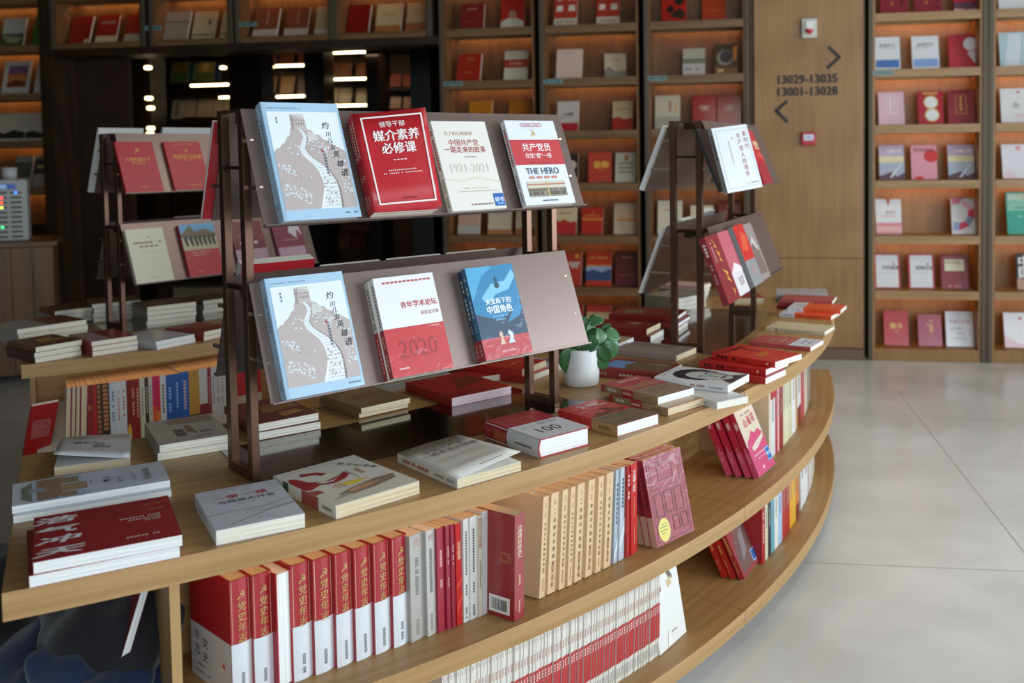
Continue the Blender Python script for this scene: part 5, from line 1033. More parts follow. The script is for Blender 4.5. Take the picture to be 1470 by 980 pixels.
pile('dark covered paperback at the left corner of the inner table', (46, 499), (119, 487), .22, .019, 3, '#4c3830', '#6a4c34', fp=[('p', [(.3, .3), (.9, .4), (.8, .8), (.4, .7)], '#a8834c'), ('c', .85, .65, .12, '#3c342c')], L=.165)
pile('white and wine red paperback, second inner table pile', (127, 491), (202, 480), .22, .018, 3, '#8c3038', '#8c3038', fp=[('r', .0, 0, .45, 1, '#b59a9c')], L=.165, wrap=True)
pile('plain white album, third pile along the inner table edge', (217, 491.7), (288, 477.5), .24, .016, 2, '#b9b9bc', '#bcbcc0', fp=[('d', .35, .7, .7, .03, '#77777c', 4)], L=.172, pages=PAGEW)
pile('glossy red book by the rack posts, inner table edge', (297, 475), (332, 467.5), .22, .018, 2, '#8c2c24', '#8e3226', L=.16, wrap=True, z0=Z0)
pile('pale book at the left end of the inner table', (17, 474), (133, 457), .22, .021, 3, '#a39c90', '#9c948a', fp=[('r', .5, 0, 1, 1, '#7c4c34')], L=.27)
pile('brown book at the back left of the inner table', (76, 447), (143, 439), .2, .02, 3, '#9c9488', '#7c5238', L=.19)
pile('grey paged book, tall pile behind the inner rack posts', (140, 436), (197, 431), .2, .02, 4, '#8c8880', '#8a6a4c', L=.2)
pile('brown covered book in the pile under the inner rack', (215, 440), (277, 433), .2, .02, 4, '#8c867c', '#6c4a30', L=.21)
pile('grey paged book, pile right of the inner rack', (289, 432), (345, 424), .2, .02, 3, '#8c867c', '#5c3c28', L=.19)

# ------------------------------------------------------------------ books standing on the shelves
ZMB = ZM + .0003; ZBB = ZB + .0003
TW = 0.
def stand(label, a0, a1, R, z, H, D, lean=0., rev=False, twist=None, **kw):
    twist = TW if twist is None else twist
    T = R * radians(a1 - a0) * .985; am = (a0 + a1) / 2 + twist; th = radians(lean)
    tn, rd = tan_(am), rad(am)
    dz = T * sin(th) if th < 0 else 0
    up = UP * cos(th) + tn * sin(th)
    if th > 0: zoff = T * sin(th)
    else: zoff = 0
    if not rev:
        O = pol(R, a0, z + (zoff if th > 0 else 0)); ex = -rd
    else:
        ex = rd; O = pol(R, a1, z + (zoff if th < 0 else 0)) - rd * D
        if th > 0: O.z = z
    # thickness axis tips down on the leaning side
    return book(label, O, ex, up, D, H, T, **kw)
def px_row(xs, R, z): return [apx(x, R, z) for x in xs]
GO = '#c09858'
# yearbooks
TW = 14.
yb = px_row((334.5, 366.5, 397.3, 422, 453, 484, 511.5, 539, 565.3, 591), 4.07, ZM)
CHR = '#a31a24'
ysp = [('r', 0, 0, 1, .47, '#d6d8da'), ('t', .5, .87, .52, '☭', GO, {'b': .02}), ('tv', .52, .775, .46, '党史年志', GO, {'gap': 1.08, 'b': .012}), ('dv', .42, .22, .05, .16, '#5c6068', 9)]
ybk = [('r', 0, 0, 1, .47, '#c9cccf'), ('t', .17, .37, .14, '年', '#4a4f58', {'b': .01}), ('t', .17, .25, .14, '志', '#4a4f58', {'b': .01}), ('t', .37, .34, .14, '党', '#4a4f58', {'b': .01}), ('t', .37, .22, .14, '史', '#4a4f58', {'b': .01}), ('r', .265, .18, .27, .42, '#9ca0a4'), ('c', .82, .24, .075, '#d8c8c4'), ('c', .82, .25, .03, '#b84850'), ('d', .1, .12, .35, .016, '#5a5e66', 4), ('d', .1, .06, .5, .012, '#7a7e86', 10)]
ordn = ['first', 'second', 'third', 'fourth', 'fifth', 'sixth', 'seventh', 'eighth', 'ninth']
for i in range(9):
    if i == 2:
        stand('reversed book showing only cream page edges between the red and white yearbooks', yb[2], yb[3], 4.07, ZMB, .237, .17, rev=True, cover=CHR, hard=True, pages=PAGEW); continue
    stand('red and white hardback yearbook, %s from the left end of the middle shelf' % ordn[i], yb[i], yb[i + 1], 4.07, ZMB, .243, .172, cover=CHR, hard=True, bulge=.004, sp=ysp, bp=ybk if i == 0 else (), pages=PAGEC, coat=.5)
# greys, reds, whites
row = [(591, 614.5, .238, '#a7a29a', 'grey thick book beside the yearbooks', [('t', .5, .93, .5, '光', '#b87a74'), ('dv', .38, .78, .42, .22, '#6e6a66', 16), ('dv', .4, .22, .04, .2, '#8a8680', 6)], 0),
       (614.5, 629.8, .24, '#b3afa8', 'lighter grey book, second of the grey pair', [('t', .5, .93, .6, '光', '#b87a74'), ('dv', .35, .82, .4, .28, '#5e5a58', 18), ('dv', .4, .2, .04, .2, '#8a8680', 6)], 0),
       (629.8, 642.5, .238, '#9a1f34', 'crimson slim book, first of the three crimson books', [('dv', .35, .78, .62, .3, '#d8a8a0', 8), ('dv', .35, .5, .42, .3, '#d8a8a0', 4)], 0),
       (642.5, 649.8, .238, '#94203a', 'crimson slim book, second of the three crimson books', [('dv', .35, .8, .62, .3, '#d8a8a0', 8), ('dv', .35, .5, .4, .3, '#c99890', 5)], 0),
       (649.8, 656.6, .238, '#8f1e36', 'crimson slim book, third of the three crimson books', [('dv', .35, .8, .6, .3, '#d8a8a0', 8)], 0),
       (656.6, 666.2, .236, '#bc1a1a', 'bright red glossy story book', [('tv', .55, .80, .62, '红色故事', '#efd0b0', {'gap': .95, 'b': .02}), ('p', [(0, .1), (1, .25), (1, .3), (0, .2)], '#d8402c'), ('p', [(0, .35), (1, .42), (1, .48), (0, .4)], '#d8402c')], 0),
       (666.2, 675.8, .24, '#d6d4cd', 'white book with black spine title, left one of the white pair', [('dv', .38, .88, .45, .22, '#4c4c4e', 16), ('dv', .4, .36, .25, .2, '#4c4c4e', 4), ('dv', .35, .14, .03, .28, '#6a6a6c', 5)], 1),
       (675.8, 688, .24, '#d9d7d0', 'white book with black spine title, right one of the white pair', [('dv', .38, .88, .45, .22, '#4c4c4e', 16), ('dv', .4, .36, .25, .2, '#4c4c4e', 4), ('dv', .35, .14, .03, .28, '#6a6a6c', 5)], 1),
       (688, 693.3, .238, '#d3cbb4', 'slim cream book with large red spine title', [('tv', .5, .96, 1.0, '新时代大党形象', '#b5403c', {'gap': .98}), ('dv', .3, .55, .28, .4, '#8a8474', 10)], 1),
       (693.3, 722, .243, '#cdc8c4', 'thick white book with small red spine title', [('dv', .35, .86, .7, .06, '#9a8c88', 12), ('dv', .42, .66, .48, .13, '#a04048', 8), ('dv', .42, .38, .28, .1, '#77777a', 4), ('dv', .42, .15, .05, .1, '#77777a', 7)], 1.2)]
for x0, x1, h, c, lab, sp, ln in row:
    a0, a1 = px_row((x0, x1), 4.075, ZM)
    stand(lab + ' on the middle shelf', a0, a1, 4.075, ZMB, h, .17, lean=ln, cover=c, sp=sp, pages=PAGEC if x0 > 629 else PAGE, wrap=x0 < 629)
a0 = apx(738.5, 4.15, ZM) ; a1 = apx(756.5, 4.15, ZM)
bar = [('r', .56, .04, .92, .2, '#e6e4e0')] + [('r', .6 + i * .0175, .065, .6 + i * .0175 + random.choice((.006, .009, .012)), .17, '#333335') for i in range(16)] + [('dv', .12 + i * .06, .7 - i * .01, .55, .03, '#c08a50', 8) for i in range(0)] + [('d', .75 - i * .0, .62 - i * .018, .95, .008, '#c08a60', 6) for i in range(6)]
stand('thick red party history book pulled forward, white barcode on its side', a0, a1, 4.15, ZMB, .245, .17, lean=2, cover='#8f2026', sp=[('tv', .5, .86, .52, '读懂百年党史', '#d8c0a0', {'gap': .62}), ('dv', .4, .42, .32, .2, '#c9a080', 5), ('dv', .4, .18, .06, .16, '#c9a080', 6)], bp=bar, pages=PAGEC, coat=.6)
for i, (x0, x1, c, lab) in enumerate(((757.5, 762, '#d5cfc6', 'slim white book with a dark red foot behind the thick red history book'), (762, 767, '#cfcbc4', 'second slim white book behind the thick red history book'), (767, 772.5, '#c9c6c2', 'slim grey white book against the beige series'))):
    a0, a1 = px_row((x0, x1), 4.06, ZM)
    stand(lab, a0, a1, 4.06, ZMB, .245, .165, lean=3.5, cover=c, sp=[('r', 0, 0, 1, .3, '#6a1c28')] * (i == 0) + [('dv', .35, .85, .5, .3, '#8a6a6a', 12)], pages=PAGEC)
CR = '#d3b48c'
crs = [('dv', .42, .93, .88, .12, '#a07c5c', 4), ('dv', .42, .84, .78, .12, '#9a7a5c', 3), ('tv', .5, .725, .30, '美国对华情报解密档案', '#5c3f2c', {'gap': 1.55, 'b': .01}), ('c', .5, .255, .16, '#b08466'), ('dv', .42, .19, .06, .13, '#a07c5c', 6)]
ext = (774, 785.8, 802.3, 814.4, 824.4, 840.2, 854.9, 866.6, 880.6)
for i in range(8):
    a0, a1 = px_row((ext[i], ext[i + 1]), 4.105, ZM)
    stand('tall beige book of the declassified archive series, %s of the eight beige spines' % ordn[i], a0, a1, 4.105, ZMB, .243, .17, lean=6, cover=CR, sp=crs, pages=PAGEC)
for x0, x1, c, lab, sp, ln in ((880.6, 888.4, '#a9b2ba', 'pale blue grey slim book, first after the beige series', [('dv', .35, .85, .4, .3, '#4c5a6a', 9), ('p', [(0, .0), (1, .15), (1, .3), (0, .1)], '#cfd4d8')], 5.5),
    (888.4, 899.5, '#b5bcc2', 'pale blue grey book, second after the beige series', [('dv', .35, .88, .55, .3, '#4c5a6a', 8), ('p', [(0, .1), (1, .3), (1, .5), (0, .2)], '#d3d8da')], 4.5),
    (899.5, 906.3, '#a82624', 'red slim book with white lettering beside the burgundy books', [('dv', .3, .9, .62, .4, '#e0c0b4', 6)], 3),
    (906.3, 919, '#bb221d', 'red book with bold white spine title next to the burgundy books', [('tv', .5, .9, .5, '大国工匠', '#ecd6cc', {'gap': .75, 'b': .02}), ('dv', .4, .62, .4, .15, '#c98a60', 10), ('dv', .4, .3, .1, .15, '#c98a60', 8)], 1.5)):
    a0, a1 = px_row((x0, x1), 4.10, ZM)
    stand(lab, a0, a1, 4.10, ZMB, .243, .17, lean=ln, cover=c, sp=sp, pages=PAGEC)

def face_out(label, BL, BR, TL, z, T, H=None, W=None, dn=0., ds=0., dback=0., **kw):
    """cover towards the room, leaning back; lower cover corners + upper left corner in px"""
    A, B = at(*BL, z), at(*BR, z); ex = (B - A).normalized(); W = W or (B - A).length
    d = pray(*TL); t = (A - EYEP).dot(ex) / d.dot(ex); V = EYEP + d * t - A; H = H or V.length; ey = V.normalized()
    ez = ex.cross(ey)
    O = A - ez * T * 1.0 + ex * ds - Vector((ez.x, ez.y, 0)).normalized() * dn
    O.z = z + .0005
    return book(label, O, ex, ey, W, H, T, **kw)
brg = [('f', .06, .03, .94, .97, .012, '#6e1a28'), ('f', .12, .62, .88, .93, .02, '#7a2430'), ('f', .3, .7, .7, .9, .02, '#6e1a28')] + [('f', .12 + .26 * i, .3 + .02 * (i % 2), .34 + .26 * i, .58, .025, '#6e1a28') for i in range(3)] + [('f', .5 + .22 * i, .1, .68 + .22 * i, .27, .025, '#6e1a28') for i in range(2)] + [('c', .24, .16, .15, '#d8c860', .19), ('d', .14, .22, .34, .01, '#6a6430', 6), ('d', .14, .19, .34, .012, '#6a6430', 5), ('d', .14, .15, .34, .012, '#6a6430', 5), ('d', .16, .12, .32, .008, '#6a6430', 7)]
bsp = [('r', 0, 0, 1, .34, '#c9ae94'), ('dv', .3, .9, .45, .4, '#6e2a34', 8)]
bg_ = [(.0, 'front one of the leaning burgundy books, with a yellow oval sticker'), (.021, 'second of the leaning burgundy books, behind the one with the sticker'), (.042, 'third of the leaning burgundy books'), (.063, 'rearmost of the leaning burgundy books')]
for i in (3, 2, 1, 0):
    face_out(bg_[i][1], (944, 789), (991.5, 766), (921, 657), ZMB, .02, W=.165, H=.235, dn=bg_[i][0], ds=-.004 * i, cover='#94303f' if i == 0 else '#8a2a38', fp=brg if i == 0 else (), sp=bsp, wrap=True, pages=PAGEC)
face_out('red booklet sticking up behind the burgundy books', (952, 775), (990, 756), (928, 640), ZMB, .006, W=.12, H=.262, dn=.10, cover='#b83c3c', fp=[('p', [(.8, .9), (.9, .9), (.85, .8)], '#5c1a1c')])
pk = [('r', 0, 0, 1, .43, '#c84a70'), ('p', [(.05, .43), (.1, .5), (.3, .55), (.45, .62), (.6, .56), (.8, .6), (.95, .52), (1, .43)], '#c84a70'), ('p', [(.2, .40), (.5, .45), (.95, .50), (.9, .44), (.5, .36), (.25, .34)], '#d8c8b8'), ('t', .32, .75, .2, '山', '#c24a58', {'b': .03}), ('t', .55, .76, .2, '菊', '#c24a58', {'b': .03}), ('t', .78, .77, .2, '花', '#c24a58', {'b': .03}), ('d', .25, .86, .8, .03, '#a8a09a', 7), ('d', .15, .27, .95, .022, '#e6b8c4', 13), ('d', .3, .21, .8, .018, '#e6b8c4', 9), ('c', .4, .08, .035, '#f0d8e0'), ('r', .74, .1, .99, .3, '#1f63a8'), ('f', .75, .11, .98, .29, .01, '#e8eef4'), ('t', .865, .2, .1, '样书', '#f0f4fa')]
pks = [('r', 0, 0, 1, .36, '#c84a70'), ('tv', .5, .80, .6, '山菊花', '#f0dcdc', {'gap': .62, 'b': .02}), ('dv', .4, .44, .2, .15, '#e0a0b0', 6)]
for i, (dn, c) in enumerate(((0, '#d3c4ae'), (.026, '#b4203c'), (.058, '#b4203c'), (.088, '#b4203c'))):
    face_out('%s of the leaning pink chrysanthemum novels, %s' % (['front copy', 'second copy', 'third copy', 'rearmost copy'][i], ['with a cream cover and a blue sticker', 'just behind the cream cover', 'deep red spine', 'furthest left'][i]), (1090, 689), (1114, 668), (1050, 589), ZMB, .02, W=.16, H=.228, dn=dn, ds=-.006 * i, cover=c, fp=pk if i == 0 else (), sp=[('r', 0, 0, 1, 1, '#b02640')] * (i == 0) + pks, wrap=i > 0)
TW = 0.
stand('tall cream folder standing behind the pink novels', *px_row((1104, 1106.5), 4.07, ZM), 4.07, ZMB, .275, .27, cover='#d3bd9f', pages=PAGE)
mr = [(1106.5, 1113, '#d3d0cc', 'white book with a red top', .24, [('r', 0, .85, 1, 1, '#a82c2c')]), (1113, 1116, '#a8242c', 'thin red book', .25, []), (1116, 1118.8, '#d89ca0', 'thin pink book', .25, []), (1118.8, 1124.4, '#8c2428', 'dark red book', .255, []), (1124.4, 1127.8, '#d0c9a4', 'cream book', .255, []), (1127.8, 1132, '#d6d0b4', 'pale cream book', .25, []), (1132, 1136.7, '#c9c6a0', 'greenish cream book', .25, []), (1136.7, 1142.3, '#dcdad4', 'white book', .25, []), (1142.3, 1145, '#c09a6c', 'tan book', .25, []), (1145, 1150, '#d3d0cb', 'white book with a dark red foot', .25, [('r', 0, 0, 1, .3, '#7c2a28')]), (1150, 1154.7, '#b8444a', 'rose red book', .235, []), (1154.7, 1159, '#d0b8a8', 'pinkish cream book', .24, []), (1159, 1163.2, '#8c8272', 'grey brown book', .25, []), (1163.2, 1168.5, '#c0b9b2', 'grey book with a red top', .24, [('r', 0, .5, 1, 1, '#b04048')]), (1168.5, 1174.5, '#b8261e', 'bright red book', .25, []), (1174.5, 1178, '#d0c4b0', 'cream book', .25, [])]
for i, (x0, x1, c, lab, h, sp) in enumerate(mr):
    a0, a1 = px_row((x0, x1), 4.07, ZM)
    stand('%s, %s in the upright row after the cream folder' % (lab, ordn[i] if i < 9 else ['tenth', 'eleventh', 'twelfth', 'thirteenth', 'fourteenth', 'fifteenth', 'last'][i - 9]), a0, a1, 4.07, ZMB, h, .17, lean=-2.5 if i > 7 else 0, cover=c, sp=sp + [('dv', .35, .85, .5, .3, '#8a8478', 9)], pages=PAGEC)
# bottom shelf, near half: fanned magazines
mgs = [('r', 0, .19, 1, .56, '#b02a2c'), ('dv', .4, .95, .82, .22, '#b08c84', 6), ('dv', .38, .72, .64, .28, '#b0585a', 4), ('dv', .3, .53, .45, .4, '#e8c8c0', 3), ('dv', .35, .14, .04, .3, '#8a8a88', 4)]
mgf = [('p', [(.3, 1), (.5, 1), (.62, .84), (.72, .74), (.8, .66), (.7, .64), (.55, .78)], '#6a5c52'), ('p', [(.55, .66), (.75, .68), (.72, .6), (.6, .58)], '#c9b088'), ('dv', .12, .86, .72, .05, '#8a7a70', 6), ('t', .22, .67, .2, '印', '#8c3a3c', {'b': .05}), ('f', .1, .6, .34, .74, .02, '#8c3a3c'), ('d', .5, .12, .7, .012, '#77777a', 5), ('p', [(.28, .0), (.4, .18), (.5, .02)], '#e6e2d8')]
face_out('white magazine with ink drawing and red seal, right end of the packed row', (948, 941.5), (984, 908.5), (926, 800), ZBB, .007, W=.158, H=.262, cover='#dedcd6', fp=mgf, sp=[('dv', .3, .95, .8, .4, '#a05a50', 6)], pages=PAGEW)
NM = 78; am0, am1 = apx(632, 4.10, ZB), apx(947, 4.10, ZB); proto = None
for i in range(NM):
    a0 = am0 + (am1 - am0) * i / NM; a1 = am0 + (am1 - am0) * (i + 1) / NM
    if proto is None:
        proto = stand('slim white magazine with red spine band in the packed bottom shelf row', a0, a1, 4.10, ZBB, .262, .16, lean=3, cover='#d3cdc2', sp=mgs, pages=PAGEW, group='packed magazines on the bottom shelf', name='magazine', twist=10); pa0 = a0
    else:
        c = Matrix.Translation(CEN) @ Matrix.Rotation(radians(a0 - pa0), 4, 'Z') @ Matrix.Translation(-CEN)
        j = Matrix.Translation(rad(a0) * random.uniform(-.002, .002))
        copy_tree(proto, M=j @ c @ proto.matrix_world)
# bottom shelf, far half
btf = [('r', 0, 0, 1, 1, '#8c2c30'), ('p', [(.1, .05), (.9, .1), (1, .6), (.7, .9), (.3, .7), (.1, .4)], '#6a4a44'), ('p', [(.3, .2), (.6, .3), (.8, .7), (.5, .6)], '#7c7470'), ('t', .3, .9, .13, '红色日子', '#e6d0c4', {'rot': -8}), ('r', .72, .06, .97, .26, '#1f5ca0'), ('f', .73, .07, .96, .25, .01, '#e8eef4')]
for i, (dn, c) in enumerate(((0, '#a8302c'), (.03, '#b4221c'), (.056, '#b4221c'))):
    face_out('%s of three leaning red books, far bottom shelf' % ['front one with blue sticker', 'middle one', 'rearmost one'][i], (1069, 834.8), (1090, 807), (1039.7, 767), ZBB, .019, W=.165, H=.2, dn=dn, ds=-.004 * i, cover=c, fp=btf if i == 0 else (), sp=[('dv', .35, .7, .4, .25, '#d8b060', 6), ('dv', .35, .3, .1, .15, '#d8a060', 5)])
stand('large deep red book on the bottom shelf beside the leaning red books', *px_row((1094, 1098.5), 4.085, ZB), 4.085, ZBB, .215, .19, cover='#a01c22', sp=[('dv', .3, .8, .3, .3, '#e0b0a0', 8)])
br = [(1098.5, 1102.5, '#c9c2a6', 'cream book', 0), (1102.5, 1107, '#24262a', 'black book', 0), (1107, 1112, '#5c9aa8', 'teal book', 0), (1112, 1117.2, '#d6d3ca', 'white book', 0), (1117.2, 1123, '#9fb4d0', 'light blue book', 0), (1123, 1128, '#a82c26', 'red book with gold flecks', 0), (1128, 1134, '#a5201f', 'plain red book', 0), (1134, 1139, '#d89a28', 'yellow book', -2), (1139, 1142.5, '#dba832', 'second yellow book', -2), (1142.5, 1147, '#c87424', 'orange book with a maroon foot', 0), (1150, 1155, '#d8d6d2', 'white book', -5), (1155, 1160, '#dcdad6', 'second white book', -4), (1161, 1165, '#cfc8bc', 'cream book', -2), (1165, 1169, '#c4bba8', 'beige book', -2), (1169, 1172, '#8a5a48', 'brown book', 0)]
for i, (x0, x1, c, lab, ln) in enumerate(br):
    a0, a1 = px_row((x0, x1), 4.085, ZB)
    stand('%s, %s after the deep red book, far bottom shelf' % (lab, (ordn + ['tenth', 'eleventh', 'twelfth', 'thirteenth', 'fourteenth', 'fifteenth'])[i]), a0, a1, 4.085, ZBB, .21, .165, lean=ln, cover=c, sp=([('r', 0, 0, 1, .25, '#7c2024')] if i == 9 else []) + [('dv', .35, .85, .5, .3, '#8a8478', 8)], pages=PAGEC)
# inner table shelf row
isp = lambda c='#8a8478': [('dv', .35, .85, .35, .3, c, 9)]
RI = 2.02
ir = [(305, 325, '#cfc8b8', 'white', []), (325, 334, '#7a2430', 'thin maroon', []), (334, 349, '#cfc8b8', 'cream white', []), (349, 356, '#7a2430', 'second thin maroon', []), (356, 372, '#cdc8c0', 'white backed', []), (372, 381, '#8a2430', 'third thin maroon', []), (381, 408, '#c9c6c0', 'off white', []), (408, 440, '#7c1c20', 'maroon with gold lettering', [('r', 0, 0, 1, .2, '#d0cdc8'), ('tv', .5, .65, .55, '史记', '#c9a050', {'gap': .8})]), (440, 485, '#b01f24', 'bright red', []), (485, 512, '#3c2218', 'dark patterned', [('dv', .1, .98, .02, .6, '#a86a44', 12)]), (512, 549, '#3a2016', 'second dark patterned', [('dv', .1, .98, .02, .7, '#b07850', 14)]), (549, 583, '#c3c8cc', 'pale blue white', isp('#6c7c8c')), (583, 606, '#cfd0d0', 'white with orange letters', isp('#c06a40')), (606, 634, '#d0cecb', 'white with red letters', isp('#b85a50')), (634, 656, '#7c2418', 'dark red with yellow foot', [('p', [(0, 0), (1, 0), (1, .2), (.5, .3), (0, .18)], '#d8a830')]), (656, 679, '#8c281c', 'brick red', isp('#d8a890')), (679, 701, '#8c2420', 'dark red', isp('#d8a890')), (701, 727, '#c9c2a8', 'cream', isp()), (727, 745, '#3c2826', 'dark brown', isp('#c9b8a0')), (745, 764, '#c4c0b4', 'cream grey', isp()), (764, 784, '#c92a5c', 'pink and orange', [('r', 0, 0, 1, .5, '#d8602c')]), (784, 804, '#cc2a4a', 'crimson and orange', [('r', 0, 0, 1, .42, '#dc7c30')]), (804, 833, '#cfcdc8', 'white black-lettered', isp('#4c4c4c')), (833, 871, '#2c5a9c', 'blue', isp('#8cb0dc')), (871, 907, '#2c5a9c', 'second blue', isp('#8cb0dc')), (907, 948, '#2f62a8', 'third blue', isp('#c9a8b0')), (948, 974, '#c08c3c', 'gold', [('r', 0, .1, 1, .25, '#3c4630'), ('c', .5, .12, .25, '#e0dcc8')]), (974, 1000, '#c08c3c', 'second gold', [('r', 0, .1, 1, .25, '#3c4630'), ('c', .5, .12, .25, '#e0dcc8')]), (1000, 1041, '#c9c4be', 'white over maroon', [('r', 0, 0, 1, .4, '#7c2430')]), (1041, 1060, '#8c3038', 'slim maroon', isp('#c08080')), (1060, 1082, '#c8c2bc', 'white one with grey title', isp()), (1082, 1104, '#c8c2bc', 'next white one', isp()), (1104, 1126, '#c6beb4', 'third white one', isp()), (1126, 1148, '#c6beb4', 'fourth white one', isp()), (1150, 1180, '#c4bcb0', 'cream, partly behind the post', isp()), (1182, 1210, '#b0242a', 'red and cream, right of the post', [('r', 0, 0, 1, .4, '#b8a890')]), (1210, 1240, '#b0242a', 'second red and cream', [('r', 0, 0, 1, .4, '#b8a890')]), (1242, 1275, '#a82028', 'third red and cream', [('r', 0, 0, 1, .4, '#b8a890')]), (1275, 1310, '#a82028', 'fourth red and cream', [('r', 0, 0, 1, .4, '#b8a890')])]
for i, (x0, x1, c, lab, sp) in enumerate(ir):
    h = .235 if c != '#2c5a9c' else .232
    ln = 5 if i < 8 else (-3 if 8 <= i < 14 else -1)
    a0, a1 = apx(x0 / 3.5, RI, ZM + .2), apx(x1 / 3.5, RI, ZM + .2)
    if i < 8: a0 += .25; a1 += .25
    rev = i in (0, 2, 4, 6)
    stand('%s spine in the lit row under the inner table' % lab, a0, a1, RI, ZMB, h, .17, lean=0 if i > 7 else 3, rev=rev, cover=c, sp=sp, pages=PAGEC)
A = at(30, 654, ZM); B = at(50, 651, ZM)
face_out('red book with small white lines leaning at the left end of the lit row', (33, 654), (51, 650), (50, 559), ZMB, .012, W=.09, H=.235, cover='#a8181e', fp=[('d', .15, .68 - i * .03, .85, .012, '#d8a0a0', 12) for i in range(12)] + [('r', .5, .03, .75, .08, '#c9b8b0')])
open_cover(_media, .172, .242, .012, 'l', .045, 1, '#b81f2a', redfp)

# ------------------------------------------------------------------ potted plant on the table
pp = at(834.5, 551, ZT); pp.z = Z0
t = empty('potted_plant', loc=pp); tag(t, 'green round-leaved plant in a plain white pot standing on the table', 'plant')
sc_ = (pp - EYEP).length / FPX
rp = 26.5 * sc_; hpot = 52 * sc_
lathe('pot', [(.001, 0), (rp * .86, 0), (rp * .93, .004), (rp * .97, hpot * .3), (rp, hpot * .96), (rp * .985, hpot), (rp * .93, hpot), (rp * .92, hpot * .86), (.001, hpot * .86)], mat('#dcdcda', .38, .2), t, 56)
lathe('soil', [(.001, hpot * .885), (rp * .915, hpot * .88)], mat('#3a2a1e', .9, tex=.5), t)
LEAF = mat('#35603a', .32, .35); LEAF2 = mat('#47744a', .34, .3); LEAFU = mat('#6f8f62', .5)
def leaf_mesh(Lf, Wf, cup):
    n = 8; m = 5; V = []; F = []
    for i in range(n + 1):
        f = i / n; w = Wf * (sin(pi * min(1, f ** .8)) ** .62) * (1 - .12 * f)
        if i in (0, n): w = 0.0004
        for j in range(m):
            g = (j / (m - 1) - .5) * 2
            V.append((g * w / 2, f * Lf, cup * (g * g) * w * .5 - Lf * .22 * f * f + (.0012 if j == 2 else 0)))
    for i in range(n):
        for j in range(m - 1): F.append((i * m + j, i * m + j + 1, (i + 1) * m + j + 1, (i + 1) * m + j))
    return V, F
import itertools
px2 = lambda x, y, dz: None
# leaf tip targets: (px of leaf centre, length px, direction angle in picture (deg, 0 = right, 90 = up), facing depth offset, material)
LV = [(818, 519, 36, -92, -.05, 0), (846, 494, 26, 200, -.045, 1), (862, 482, 20, 95, -.03, 1), (822, 494, 24, 215, -.03, 0), (868, 507, 26, -62, -.03, 0), (866, 520, 22, -75, -.02, 0), (880, 480, 22, -20, .01, 1), (856, 459, 20, 10, .02, 0),
      (826, 466, 22, 150, .0, 1), (814, 478, 20, 120, .01, 0), (840, 508, 20, -60, -.03, 0), (878, 500, 26, -65, .0, 1), (800, 502, 16, 200, .0, 0), (840, 462, 16, 110, .03, 1), (870, 470, 14, 40, .03, 0), (828, 482, 22, 60, -.02, 0), (852, 478, 18, 160, .0, 0),
      (811, 489, 18, -100, .02, 1), (860, 492, 20, -30, .01, 0), (848, 470, 16, 80, .01, 1), (836, 474, 18, 170, .02, 0), (872, 488, 18, 20, .02, 0), (884, 486, 14, -70, .02, 0), (822, 457, 12, 60, .04, 0)]
vd = Vector((pp.x, pp.y, 0)).normalized(); vr = Vector((vd.y, -vd.x, 0))
for i, (x, y, ln, ang, dep, mi) in enumerate(LV):
    d = pray(x, y); P0 = pp + vd * dep; tt = (P0 - EYEP).dot(vd) / d.dot(vd); C_ = EYEP + d * tt - pp
    dirp = vr * cos(radians(ang)) + UP * sin(radians(ang)); Lw = ln * sc_ * 1.12
    rn = random.Random(i)
    nrm_ = (-vd * .85 + UP * (.55 + rn.uniform(-.1, .2)) + vr * rn.uniform(-.35, .35)).normalized()
    nrm_ = (nrm_ - dirp * nrm_.dot(dirp)).normalized(); sx_ = dirp.cross(nrm_)
    M = frame_mat(C_ - dirp * Lw * .5, sx_, dirp, nrm_)
    V, F = leaf_mesh(Lw, Lw * .84, .22)
    o = mesh_obj('leaf', ([M @ Vector(v) for v in V], F), [LEAF, LEAF2][mi], t, smooth=True)
    s_ = o.modifiers.new('thickness', 'SOLIDIFY'); s_.thickness = .0012
    # stalk
    root_ = Vector((rn.uniform(-.02, .02), rn.uniform(-.02, .02), hpot * .88)); B = C_ - dirp * Lw * .48; mid = (root_ + B) / 2 + UP * .012
    V = []; F = []
    pts = [root_, root_.lerp(mid, .5) + UP * .006, mid, B]
    for q in pts:
        for k in range(5): a = 2 * pi * k / 5; V.append(q + vr * cos(a) * .0013 + vd * sin(a) * .0013)
    for q in range(3):
        for k in range(5): F.append((q * 5 + k, q * 5 + (k + 1) % 5, (q + 1) * 5 + (k + 1) % 5, (q + 1) * 5 + k))
    mesh_obj('stalk', (V, F), LEAFU, t)

# ------------------------------------------------------------------ clothes and bag under the near end of the table
def blob(name, c, r, m, seed, amp=.03, parent=None, fr=5.0, n=40):
    V = []; F = []; rnn = Vector((seed * 3.1, seed * 1.7, seed))
    for i in range(n + 1):
        th = pi * i / n
        for j in range(n * 2):
            ph = 2 * pi * j / (n * 2); d = Vector((sin(th) * cos(ph), sin(th) * sin(ph), cos(th)))
            p = Vector((math.copysign(abs(d.x) ** .7, d.x) * r[0], math.copysign(abs(d.y) ** .7, d.y) * r[1], math.copysign(abs(d.z) ** .6, d.z) * r[2]))
            f1 = noise.noise(p * fr + rnn); rid = 1 - abs(noise.noise(Vector((p.x * 9 + p.z * 5, p.y * 9 - p.z * 3, p.z * 3)) + rnn)) * 2.2
            p += d * (f1 * amp * 1.6 + rid * amp * .7)
            p.z = max(p.z, -r[2]); V.append(p + Vector((0, 0, r[2])))
    w = n * 2
    for i in range(n):
        for j in range(w): F.append((i * w + j, (i + 1) * w + j, (i + 1) * w + (j + 1) % w, i * w + (j + 1) % w))
    o = mesh_obj(name, (V, F), m, parent, smooth=True)
    return o
